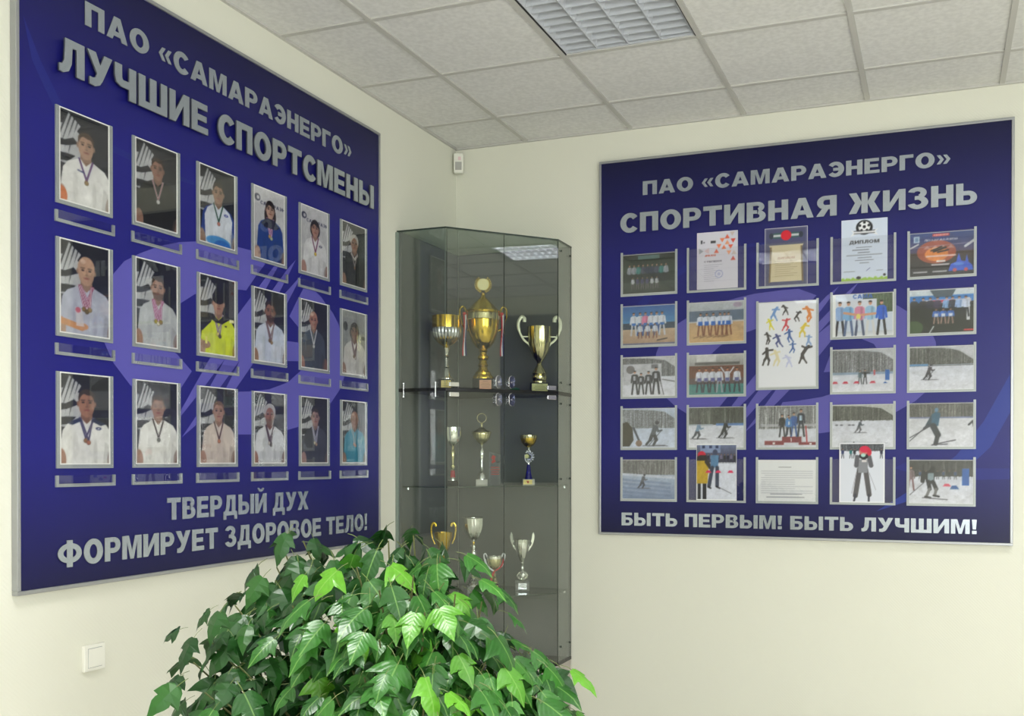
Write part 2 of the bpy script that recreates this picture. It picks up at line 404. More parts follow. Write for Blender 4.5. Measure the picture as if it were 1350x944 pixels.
S_ = [R(0,0,.28,1), R(.28,0,.46,.2), R(.28,.44,.46,.64)]+A(.46,.32,.34,.32,.09,.12,-90,90,12)
G['Ь'] = (.80, S_)
G['Ы'] = (1.16, S_+[R(.89,0,1.16,1)])
G['Б'] = (.80, S_+[R(.28,.8,.74,1)])
G['В'] = (.84, [R(0,0,.28,1), R(.28,.81,.46,1), R(.28,.42,.46,.59), R(.28,0,.46,.19)]+A(.46,.75,.31,.25,.08,.06,-75,90,10)+A(.46,.295,.37,.295,.1,.105,-90,80,10))
G['Д'] = (.98, [R(.60,.18,.86,1), R(.24,.8,.60,1), [(.24,.8),(.47,.8),(.44,.4),(.36,.18),(.10,.18),(.19,.4)], R(0,0,.98,.2), R(0,-.2,.2,0), R(.78,-.2,.98,0)])
G['Й'] = (.90, I_+A(.45,1.29,.24,.2,.11,.08,180,360,10))
G['Х'] = (.96, [[(0,1),(.33,1),(.48,.68),(.63,1),(.96,1),(.65,.52),(.96,0),(.63,0),(.48,.34),(.33,0),(0,0),(.31,.52)]])
G['Ф'] = (1.14, [R(.43,-.04,.71,.15), R(.43,.30,.71,.74), R(.43,.89,.71,1.04)]+A(.57,.52,.57,.40,.31,.20,0,360,28))
G['З'] = (.80, A(.36,.745,.37,.275,.12,.085,-70,165,14)+A(.38,.29,.41,.31,.14,.11,-165,72,14)+[R(.26,.42,.5,.6)])
G['Я'] = (.86, mir(P_, .86)+[[(.28,.42),(.56,.42),(.32,0),(0,0)]])
G['Ж'] = (1.28, [R(.51,0,.77,1), [(0,1),(.31,1),(.53,.52),(.31,0),(0,0),(.25,.52)], [(1.28,1),(.97,1),(.75,.52),(.97,0),(1.28,0),(1.03,.52)]])
ch = [[(0,.46),(.18,.76),(.36,.76),(.19,.46),(.36,.16),(.18,.16)]]
G['«'] = (.68, ch+[[(x+.32, y) for x, y in ch[0]]])
G['»'] = (.68, mir(G['«'][1], .68))
G['!'] = (.32, [[(.02,1),(.30,1),(.25,.32),(.07,.32)], R(.03,0,.29,.23)])
G['1'] = (.5, [R(.2,0,.45,1), [(.2,1),(.2,.74),(0,.66),(0,.82),(.12,.9)]])
G['-'] = (.4, [R(0,.35,.4,.55)])
def layout(text, x0, x1, cap, gap=.10, space=.42):
    """positions and horizontal scale so that the line spans x0..x1"""
    wt = 0; items = []
    for k, c in enumerate(text):
        if c == ' ': wt += space-gap; continue
        items.append((c, wt)); wt += G[c][0]+gap
    wt -= gap
    s = (x1-x0)/wt
    return [(c, x0+x*s, s) for c, x in items]
def letters(root, text, x0, x1, z0, cap, y, thick, gap=.10, space=.5):
    for c, x, s in layout(text, x0, x1, cap, gap, space):
        bm = bmesh.new()
        for k, p in enumerate(G[c][1]): prism(bm, [(px*s, pz*cap) for px, pz in p], -thick-3e-5*k, 0, 0, 1)
        o = finish(bm, 'letter', [M['letter'], M['letterside']], root, loc=(x, y, z0))

# ------------------------------------------------------------------ boards
BW, BH, BD = 2.027, 1.985, .018
LOGO_C = [(0.758,1.201),(0.847,1.217),(0.983,1.227),(1.067,1.229),(1.154,1.192),(1.095,1.132),(1.037,1.067),(0.981,1.062),(0.867,1.043),(0.75,1.007),(0.672,0.96),(0.603,0.9),(0.581,0.844),(0.602,0.806),(0.66,0.779),(0.734,0.725),(0.675,0.655),(0.602,0.566),(0.524,0.602),(0.44,0.655),(0.368,0.723),(0.333,0.782),(0.321,0.862),(0.337,0.938),(0.369,1.013),(0.417,1.065),(0.491,1.107),(0.578,1.148),(0.673,1.181)]
LOGO_S = [(1.26,1.229),(1.204,1.187),(1.115,1.095),(0.984,0.962),(0.829,0.78),(0.683,0.586),(0.653,0.528),(0.678,0.559),(0.805,0.679),(0.904,0.778),(0.912,0.785),(0.833,0.68),(0.756,0.562),(0.684,0.484),(0.752,0.528),(0.887,0.678),(0.999,0.79),(0.921,0.68),(0.845,0.577),(0.792,0.51),(0.887,0.593),(0.977,0.68),(1.073,0.779),(1.18,0.909),(1.295,1.052),(1.397,1.19),(1.293,1.103),(1.157,0.998),(1.248,1.096),(1.305,1.174),(1.356,1.246),(1.3,1.198),(1.2,1.095),(1.123,1.015),(1.161,1.097),(1.23,1.188)]
LOGO_E = [(1.409,1.134),(1.448,1.14),(1.494,1.138),(1.54,1.118),(1.569,1.097),(1.629,1.061),(1.674,1.015),(1.707,0.943),(1.719,0.858),(1.719,0.782),(1.689,0.726),(1.616,0.66),(1.502,0.593),(1.374,0.543),(1.301,0.528),(1.179,0.511),(1.066,0.503),(0.99,0.501),(0.907,0.505),(0.938,0.572),(0.99,0.667),(1.067,0.673),(1.18,0.689),(1.301,0.726),(1.385,0.778),(1.426,0.821),(1.377,0.821),(1.299,0.815),(1.19,0.811),(1.219,0.892),(1.305,0.898),(1.378,0.9),(1.447,0.905),(1.426,0.941),(1.377,0.964),(1.312,1.003),(1.357,1.065)]
def board(label, loc, rz, blue, logo, off):
    t = thing('wall_board', label, 'board', loc, rz)
    boxobj('panel', (.006, BW-.006, -BD, 0, .006, BH-.006), blue, t)
    f = .013
    for nm, b in (('frame_rail', (0, BW, -BD-.006, 0, 0, f)), ('frame_rail', (0, BW, -BD-.006, 0, BH-f, BH)),
                  ('frame_rail', (0, f, -BD-.006, 0, f, BH-f)), ('frame_rail', (BW-f, BW, -BD-.006, 0, f, BH-f))):
        boxobj(nm, b, M['alu'], t, bevel=.002)
    for pts in (LOGO_C, LOGO_S, LOGO_E):
        bm = bmesh.new(); prism(bm, [(x+off[0], z+off[1]) for x, z in pts], -BD-.0006, -BD+.002)
        finish(bm, 'printed_emblem', logo, t)
    return t
F = -BD                                     # front face of a panel in board coordinates
LB = board('large dark blue board of eighteen portrait photos on the left wall', (0.001, -2.873, 1.097), PI/2, M['blue_l'], M['logo'], (0, 0))
RB = board('large dark blue board of sports pictures and certificates on the right wall', (0.862, -.001, 1.103), 0, M['blue_r'], M['logo_r'], (-.02, .02))
def swoosh(root, pts, m_, dy):
    bm = bmesh.new(); prism(bm, pts, F-dy, F+.001); finish(bm, 'printed_swoosh', m_, root)
swoosh(RB, [(2.013,.80),(2.013,.62),(1.93,.46),(1.80,.33),(1.62,.22),(1.42,.15),(1.60,.27),(1.78,.42),(1.90,.58)], M['swoosh'], .0003)
swoosh(RB, [(2.013,.36),(1.75,.36),(1.60,.41),(1.50,.36),(1.70,.30),(2.013,.31)], M['swoosh2'], .0002)
swoosh(RB, [(.20,1.20),(.30,1.32),(.50,1.42),(.80,1.49),(1.2,1.50),(.80,1.475),(.52,1.40),(.33,1.29),(.22,1.16)], M['swoosh2'], .0002)
swoosh(LB, [(2.013,.95),(2.013,.70),(1.92,.45),(1.78,.30),(1.86,.50),(1.93,.72)], M['swoosh2'], .0002)
swoosh(LB, [(.03,1.72),(.06,1.60),(.14,1.48),(.30,1.42),(.60,1.40),(.90,1.41),(.60,1.42),(.32,1.44),(.17,1.50),(.09,1.61)], M['swoosh2'], .0002)
# lettering
letters(LB, 'ПАО «САМАРАЭНЕРГО»', .255, 1.776, 1.785, .076, F, .003)
letters(LB, 'ЛУЧШИЕ СПОРТСМЕНЫ', .142, 1.944, 1.598, .108, F-.012, .006)
letters(LB, 'ТВЕРДЫЙ ДУХ', .608, 1.441, .190, .078, F, .003)
letters(LB, 'ФОРМИРУЕТ ЗДОРОВОЕ ТЕЛО!', .145, 1.909, .070, .078, F, .003)
letters(RB, 'ПАО «САМАРАЭНЕРГО»', .242, 1.750, 1.787, .072, F, .003)
letters(RB, 'СПОРТИВНАЯ ЖИЗНЬ', .121, 1.867, 1.596, .100, F-.004, .006)
letters(RB, 'БЫТЬ ПЕРВЫМ! БЫТЬ ЛУЧШИМ!', .128, 1.873, .051, .068, F, .003)

# pockets: grey U-shaped strip with a clear acrylic cover
def pocket(root, x, z, wd, hd, m_, sw=.011, dep=.006, ears=.004, cover=True):
    bm = bmesh.new()
    box(bm, 0, sw, -dep, 0, 0, hd+ears); box(bm, wd-sw, wd, -dep, 0, 0, hd+ears); box(bm, sw, wd-sw, -dep, 0, 0, sw)
    o = finish(bm, 'photo_pocket', m_, root, loc=(x, F, z))
    if cover:
        bm = bmesh.new(); v = [bm.verts.new(p) for p in ((sw*.3, -dep-.0012, sw*.3), (wd-sw*.3, -dep-.0012, sw*.3), (wd-sw*.3, -dep-.0012, hd), (sw*.3, -dep-.0012, hd))]
        bm.faces.new(v); c = finish(bm, 'clear_cover', M['cover'], o)
        s = c.modifiers.new('thickness', 'SOLIDIFY'); s.thickness = .001; s.offset = 0
    return o
LX = [.141+.3085*k for k in range(6)]; LZ = [(1.195, 1.491), (.785, 1.087), (.376, .672)]
for zb, zt in LZ:
    for x in LX:
        pocket(LB, x, zb, .222, zt-zb, M['strip'])
        p = pocket(LB, x-.003, zb-.058, .234, .036, M['strip'], sw=.010, ears=0); p.name = 'name_plate_pocket'
RX = [.122, .480, .838, 1.201, 1.559]; RZ = [1.260, .989, .720, .450, .180]
for j, z in enumerate(RZ):
    for i, x in enumerate(RX):
        if i == 2 and j == 1: continue
        if i == 2 and j == 2: pocket(RB, x, .750, .307, .443, M['strip_r']); continue
        pocket(RB, x, z, .307, .222, M['strip_r'], ears=.010)

# a plain dark board added out of view on the side wall, to give the dark half of the reflection in the cabinet doors
t = thing('wall_board', 'plain dark blue board added on the side wall outside the frame', 'board', (RW-.001, -.45, 1.25), -PI/2)
boxobj('panel', (.006, 1.9-.006, -.018, 0, .006, 1.8), M['blue_r'], t); boxobj('frame_rail', (0, 1.9, -.022, 0, 1.8, 1.812), M['alu'], t)

# ------------------------------------------------------------------ painter for printed sheets
class Pic:
    def __init__(s, w_, h_, bgc):
        s.w, s.h = w_, h_; s.a = np.empty((h_, w_, 3)); s.a[:] = np.array(bgc, float)
        s.asp = h_/w_
        s.X, s.Y = np.meshgrid((np.arange(w_)+.5)/w_, (np.arange(h_)+.5)/h_)       # y upwards
    def put(s, mask, c): s.a += np.clip(mask, 0, 1)[..., None]*(np.array(c, float)-s.a)
    def ell(s, x, y, rx, ry, c, al=1, rot=0):
        dx, dy = s.X-x, (s.Y-y)*s.asp
        if rot: dx, dy = dx*math.cos(rot)+dy*math.sin(rot), -dx*math.sin(rot)+dy*math.cos(rot)
        ry = ry*s.asp
        d = np.sqrt((dx/rx)**2+(dy/ry)**2); px = min(rx, ry)*s.w
        s.put(al*np.clip((1-d)*px+.5, 0, 1), c)
    def poly(s, pts, c, al=1):
        acc = np.zeros_like(s.X)
        n = len(pts)
        for ox in (-.33, 0, .33):
            for oy in (-.33, 0, .33):
                x, y = s.X+ox/s.w, s.Y+oy/s.h; ins = np.zeros(x.shape, bool); j = n-1
                for i in range(n):
                    (xi, yi), (xj, yj) = pts[i], pts[j]
                    if yi != yj: ins ^= ((yi > y) != (yj > y)) & (x < (xj-xi)*(y-yi)/(yj-yi)+xi)
                    j = i
                acc += ins
        s.put(al*acc/9, c)
    def rect(s, x0, y0, x1, y1, c, al=1): s.poly([(x0, y0), (x1, y0), (x1, y1), (x0, y1)], c, al)
    def line(s, x0, y0, x1, y1, t, c, al=1):
        ax, ay, bx_, by = x0, y0*s.asp, x1, y1*s.asp
        dx, dy = bx_-ax, by-ay; l2 = dx*dx+dy*dy+1e-9
        px, py = s.X-ax, s.Y*s.asp-ay; u = np.clip((px*dx+py*dy)/l2, 0, 1)
        d = np.hypot(px-u*dx, py-u*dy); s.put(al*np.clip((t-d)*s.w+.5, 0, 1), c)
    def grad(s, y0, y1, c0, c1):
        t = np.clip((s.Y-y0)/(y1-y0), 0, 1)[..., None]; m_ = ((s.Y >= y0) & (s.Y <= y1))[..., None]
        s.a = np.where(m_, np.array(c0, float)*(1-t)+np.array(c1, float)*t, s.a)
    def text(s, tx, x0, x1, y0, cap, c, al=1):
        for ch_, x, sc in layout(tx, x0, x1, cap):
            for p in G[ch_][1]: s.poly([(x+px*sc, y0+py*cap) for px, py in p], c, al)
    def noise(s, amp, seed):
        r = np.random.RandomState(seed); s.a += r.normal(0, amp, s.X.shape)[..., None]
    def trees(s, y0, y1, dark, lightc, seed, n=40):
        s.grad(y0, y1, dark, dark); r = random.Random(seed)
        for k in range(n*2):
            x = r.random(); f = r.choice((.5, .7, 1.0, 1.15)); u_ = r.random()*1.1; c = [(d+(l-d)*u_)*f for d, l in zip(dark, lightc)]
            s.line(x, y0, x+r.uniform(-.02, .02), y0+(y1-y0)*r.uniform(.6, 1.1), r.uniform(.001, .006), c, .8)
        q_ = np.random.RandomState(seed).normal(0, 1, s.X.shape); m_ = (s.Y > y0)[..., None]; s.a = np.where(m_, s.a*(1+.10*q_[..., None]), s.a)
    def blur(s):
        b = np.pad(s.a, ((1, 1), (1, 1), (0, 0)), 'edge'); k = (.05, .90, .05)
        h_ = sum(k[i]*b[:, i:i+s.w] for i in range(3)); s.a = sum(k[i]*h_[i:i+s.h] for i in range(3))
    def mottle(s, seed, amp, n):
        # soft tonal unevenness of a real photograph, plus fine detail
        r = np.random.RandomState(seed+50)
        for m_, q in ((n, amp), (n*3, amp*.8)):
            g_ = r.normal(0, 1, (m_+2, m_+2)); x = s.X*m_; y = s.Y*m_; i, j = y.astype(int), x.astype(int); fx, fy = x-j, y-i
            fx, fy = fx*fx*(3-2*fx), fy*fy*(3-2*fy)
            v = (g_[i, j]*(1-fx)+g_[i, j+1]*fx)*(1-fy)+(g_[i+1, j]*(1-fx)+g_[i+1, j+1]*fx)*fy
            s.a *= (1+q*v)[..., None]
    def border(s, bx_, by, c=(232, 232, 230)):
        m_ = (s.X < bx_) | (s.X > 1-bx_) | (s.Y < by) | (s.Y > 1-by); s.a[m_] = c
def sheet(name, label, cat, pic, wd, hd, loc, rz, group, dark=1.0):
    """a real sheet of photo paper: a fine front grid that carries the ink, thin sides and a white back"""
    nx, ny = pic.w, pic.h; th = .0005
    X, Z = np.meshgrid(np.linspace(0, wd, nx), np.linspace(0, hd, ny))
    co = np.stack([X.ravel(), np.full(X.size, -th), Z.ravel()], 1)
    i0 = (np.arange(ny-1)[:, None]*nx+np.arange(nx-1)[None]).ravel()
    quads = np.stack([i0, i0+1, i0+nx+1, i0+nx], 1)
    nfv = len(co); co = np.vstack([co, [[0, 0, 0], [wd, 0, 0], [wd, 0, hd], [0, 0, hd]]])
    b = nfv; cn = [0, nx-1, nx*ny-1, nx*(ny-1)]
    extra = [[b+3, b+2, b+1, b], [cn[0], b, b+1, cn[1]], [cn[1], b+1, b+2, cn[2]], [cn[2], b+2, b+3, cn[3]], [cn[3], b+3, b, cn[0]]]
    F_ = np.vstack([quads, np.array(extra)])
    me = bpy.data.meshes.new(name)
    me.vertices.add(len(co)); me.vertices.foreach_set('co', co.ravel())
    me.loops.add(F_.size); me.loops.foreach_set('vertex_index', F_.ravel().astype(np.int32))
    me.polygons.add(len(F_)); me.polygons.foreach_set('loop_start', np.arange(0, F_.size, 4, dtype=np.int32))
    me.update(calc_edges=True)
    c = np.clip(pic.a*dark, 0, 255)/255.0; c = np.where(c <= .04045, c/12.92, ((c+.055)/1.055)**2.4)
    rgba = np.ones((len(co), 4)); rgba[:nfv, :3] = c.reshape(-1, 3); rgba[nfv:, :3] = .8
    at = me.color_attributes.new('ink', 'FLOAT_COLOR', 'POINT'); at.data.foreach_set('color', rgba.ravel())
    me.materials.append(M['print'])
    return tag(link(name, me, None, loc, (0, 0, rz)), label, cat, group)

# ---- portraits
SK = (196, 150, 122)
def portrait(k, shirt, hair, style, skin=SK, bgd='dark', ribbon=(90, 50, 90), ribbon2=None, medal=((150, 120, 80),), sleeves=None, logo=None, hx=.52, hy=.66, hs=1.0, beard=None, collar=None, extra=None, pale=0, rows=None):
    g_ = sum(skin)/3; skin = tuple((v*.80+g_*.20)*.93 for v in skin)
    p = Pic(68, 110, (24, 27, 38))
    if bgd == 'dark' and max(hair) < 80: hair = (hair[0]+12, hair[1]+5, hair[2]+1)
    if bgd == 'dark':
        g1 = (186, 188, 192)
        # printed wall emblem behind the sitter: pale arcs with diagonal streaks
        dx = -.02+.04*((k*7) % 3)/2
        p.ell(.14+dx, .62, .40, .21, g1, .95)
        p.poly([(-.2+dx, .40), (.0+dx, .42), (.44+dx, .86), (.20+dx, .97)], g1, .95)
        for q in range(4):
            x = -.02+dx+.075*q
            p.poly([(x, .60-.03*q), (x+.20, .97), (x+.235, .97), (x+.03, .62)], (24, 27, 38), .95)
        p.poly([(.40+dx, .97), (.46+dx, .80), (.9, .97)], (24, 27, 38), .9)
        p.poly([(-.1, .66), (-.1, .58), (.16+dx, .60), (.40+dx, .66), (.30+dx, .71), (.14+dx, .66)], (24, 27, 38)); p.poly([(-.1, .50), (-.1, .42), (.20+dx, .44), (.34+dx, .52), (.14+dx, .52)], (24, 27, 38))
        p.rect(.62, .0, 1, 1, (22, 25, 37), .92)
        p.rect(.80, .50, 1, .58, (40, 46, 60), .5)
    elif bgd == 'light':
        p.grad(0, 1, (176, 176, 180), (206, 206, 212))
        p.ell(.13, .84, .09, .05, (60, 64, 90)); p.ell(.15, .84, .04, .025, (200, 200, 206))
        p.text('САМАРАЭН', .22, .98, .76, .05, (60, 64, 90), .9)
    else:
        p.grad(0, 1, (120, 122, 124), (150, 152, 154)); p.ell(.16, .74, .09, .07, (60, 62, 66)); p.ell(.88, .60, .09, .03, (70, 72, 80))
    sl = sleeves or shirt; dk = lambda c, f: tuple(v*f for v in c)
    S = lambda v: hx+(v-.5)*hs
    yb = hy-.16*hs                                   # chin height
    # torso, arms
    p.poly([(S(.10), -.02), (S(.02), .16), (S(.07), yb-.13), (S(.16), yb-.055), (S(.36), yb+.005), (S(.64), yb+.005), (S(.86), yb-.055), (S(.95), yb-.13), (S(1.0), .16), (S(.92), -.02)], sl)
    p.poly([(S(.15), -.02), (S(.12), yb-.16), (S(.20), yb-.06), (S(.38), yb+.01), (S(.62), yb+.01), (S(.82), yb-.06), (S(.90), yb-.16), (S(.85), -.02)], shirt)
    p.ell(S(.04), .05, .10, .13, skin, .95); p.ell(S(.98), .05, .10, .13, dk(skin, .75), .95)
    p.poly([(S(.80), -.02), (S(.84), .26), (S(.95), .20), (S(.96), .14), (S(.90), -.02)], dk(shirt, .8), .5)
    p.ell(S(.30), .20, .05, .16, dk(shirt, .88), .5); p.ell(S(.66), .14, .04, .14, dk(shirt, .85), .5)
    if collar: p.poly([(S(.36), yb+.02), (S(.5), yb-.08), (S(.64), yb+.02), (S(.66), yb-.03), (S(.52), yb-.12), (S(.34), yb-.03)], collar)
    # neck
    p.poly([(S(.40), yb+.07), (S(.60), yb+.07), (S(.61), yb+.01), (S(.5), yb-.055), (S(.39), yb+.01)], dk(skin, .82))
    # long hair lies behind the head
    if style == 'long': p.ell(S(.5), hy-.10*hs, .21*hs, .23*hs, hair); p.poly([(S(.30), hy-.05), (S(.36), yb-.14), (S(.44), yb), (S(.40), hy)], hair); p.poly([(S(.70), hy-.05), (S(.66), yb-.12), (S(.58), yb), (S(.60), hy)], hair)
    if style == 'bob': p.ell(S(.5), hy-.01, .20*hs, .15*hs, hair)
    if style in ('long', 'bob'): p.poly([(S(.42), yb+.07), (S(.58), yb+.07), (S(.59), yb), (S(.5), yb-.05), (S(.41), yb)], dk(skin, .85))
    # head
    p.ell(S(.345), hy-.005, .025, .030, dk(skin, .85)); p.ell(S(.655), hy-.005, .025, .030, dk(skin, .8))
    if style != 'bald': p.ell(S(.5), hy+.056*hs, .152*hs, .096*hs, hair)
    else: p.ell(S(.5), hy+.035*hs, .155*hs, .118*hs, dk(skin, 1.02))
    p.ell(S(.5), hy-.015*hs, .142*hs, .128*hs, skin)
    p.ell(S(.565), hy-.02*hs, .07*hs, .11*hs, dk(skin, .86), .45)
    if style == 'bald': p.ell(S(.5), hy+.055*hs, .138*hs, .088*hs, dk(skin, 1.05)); p.ell(S(.44), hy+.10*hs, .05, .025, (232, 205, 184), .6)
    if style == 'short': p.poly([(S(.355), hy+.015), (S(.36), hy+.10*hs), (S(.5), hy+.150*hs), (S(.645), hy+.10*hs), (S(.65), hy+.015), (S(.632), hy+.055*hs), (S(.60), hy+.088*hs), (S(.52), hy+.086*hs), (S(.45), hy+.102*hs), (S(.40), hy+.084*hs), (S(.368), hy+.055*hs)], hair)
    if style in ('bob', 'long'): p.poly([(S(.34), hy-.04), (S(.35), hy+.09*hs), (S(.5), hy+.135*hs), (S(.66), hy+.09*hs), (S(.665), hy-.04), (S(.62), hy+.04*hs), (S(.46), hy+.075*hs), (S(.39), hy+.045*hs)], hair)
    if style == 'cap': p.ell(S(.5), hy+.075*hs, .17*hs, .085*hs, (22, 22, 26)); p.poly([(S(.33), hy+.055), (S(.69), hy+.05), (S(.70), hy+.03), (S(.50), hy+.052), (S(.33), hy+.035)], (16, 16, 20))
    if style == 'hood': p.ell(S(.5), hy+.055*hs, .18*hs, .11*hs, hair); p.ell(S(.5), hy-.01, .13*hs, .115*hs, skin)
    # face: brows, eyes, nose, mouth
    ey = hy+.012*hs
    for sx in (-1, 1):
        p.line(S(.5+sx*.10), ey+.022, S(.5+sx*.035), ey+.024, .010, dk(hair if style not in ('bald',) else (90, 70, 60), .8), .75)
        p.ell(S(.5+sx*.065), ey, .028, .010, (44, 32, 30), .95)
    p.line(S(.5), ey, S(.515), ey-.040*hs, .010, dk(skin, .74), .55); p.ell(S(.505), ey-.045*hs, .028, .009, dk(skin, .68), .6)
    p.ell(S(.505), ey-.080*hs, .048, .0085, (140, 70, 66), .85); p.ell(S(.505), ey-.072*hs, .04, .004, dk(skin, .7), .6)
    if beard: p.poly([(S(.365), hy-.05), (S(.40), hy-.12*hs), (S(.5), hy-.152*hs), (S(.61), hy-.12*hs), (S(.64), hy-.05), (S(.58), hy-.055), (S(.5), hy-.048), (S(.43), hy-.055)], beard, .75); p.ell(S(.505), ey-.080*hs, .042, .007, (130, 66, 60), .9)
    # ribbons and medals
    nm = len(medal)
    for q, mc in enumerate(medal):
        mx, my = S(.5)+.055*(q-(nm-1)/2)+.01, yb-.235-.022*(q % 2)
        rc = (ribbon, ribbon2 or ribbon)
        p.line(S(.37)+.02*q, yb+.01, mx-.004, my+.03, .017, rc[0]); p.line(S(.63)-.02*q, yb+.01, mx+.004, my+.03, .017, rc[0])
        if ribbon2: p.line(S(.37)+.02*q, yb+.01, mx-.004, my+.03, .006, rc[1]); p.line(S(.63)-.02*q, yb+.01, mx+.004, my+.03, .006, rc[1])
        p.ell(mx, my, .042, .027, dk(mc, .7)); p.ell(mx, my+.002, .032, .020, mc)
    if logo: p.ell(S(.72), yb-.10, .055, .017, logo); p.ell(S(.72), yb-.10, .022, .007, (235, 235, 240))
    if extra: extra(p, S, yb)
    p.a *= .93; p.mottle(k, .025, 9); p.blur(); p.noise(1.5, k); p.border(.040, .017)
    return p
W_ = (226, 226, 224)
def ex_blue(p, S, yb):
    p.ell(S(.5), .06, .32, .07, (60, 140, 210), .9); p.ell(S(.62), .02, .22, .07, (30, 100, 190), .9)
def ex_arm(p, S, yb):
    p.line(S(.02), .14, S(.42), .085, .055, (196, 140, 96)); p.ell(S(.44), .10, .10, .035, (200, 146, 104)); p.poly([(S(.30), .30), (S(.42), .28), (S(.46), .10), (S(.32), .10)], (206, 200, 206), .8); p.ell(S(.35), .27, .05, .03, (190, 60, 80), .7)
def ex_hand(p, S, yb):
    p.ell(S(.16), .12, .12, .05, (150, 112, 88)); p.rect(S(.14), .13, S(.20), .22, (236, 230, 120)); p.rect(S(.80), yb-.06, S(.93), yb-.02, (240, 240, 180)); p.ell(S(.70), yb-.12, .03, .01, (30, 30, 30)); p.poly([(S(-.02), yb-.1), (S(.2), yb+.0), (S(.36), yb+.005), (S(.3), yb-.09), (S(.06), yb-.22)], (30, 30, 36)); p.poly([(S(.34), yb+.02), (S(.5), yb-.06), (S(.66), yb+.02), (S(.80), yb-.03), (S(.6), yb-.10), (S(.42), yb-.09), (S(.24), yb-.04)], (30, 30, 36))
def ex_hands(p, S, yb): p.ell(S(.04), .06, .11, .10, (206, 120, 76)); p.line(S(.35), yb-.12, S(.46), yb-.13, .012, (60, 66, 120))
def ex_sh(p, S, yb): p.poly([(S(.14), yb-.05), (S(.36), yb+.01), (S(.42), yb-.02), (S(.24), yb-.07)], (40, 50, 80)); p.poly([(S(.86), yb-.05), (S(.64), yb+.01), (S(.58), yb-.02), (S(.76), yb-.07)], (40, 50, 80))
def ex_tq(p, S, yb): p.text('ЭС', S(.60), S(.84), yb-.20, .045, (235, 240, 240)); p.rect(S(.64), yb-.235, S(.80), yb-.228, (220, 235, 235), .8)
def ex_wshoulder(p, S, yb): p.poly([(S(.16), yb-.08), (S(.36), yb+.01), (S(.64), yb+.01), (S(.84), yb-.08), (S(.70), yb-.12), (S(.3), yb-.12)], (20, 26, 56), .9)
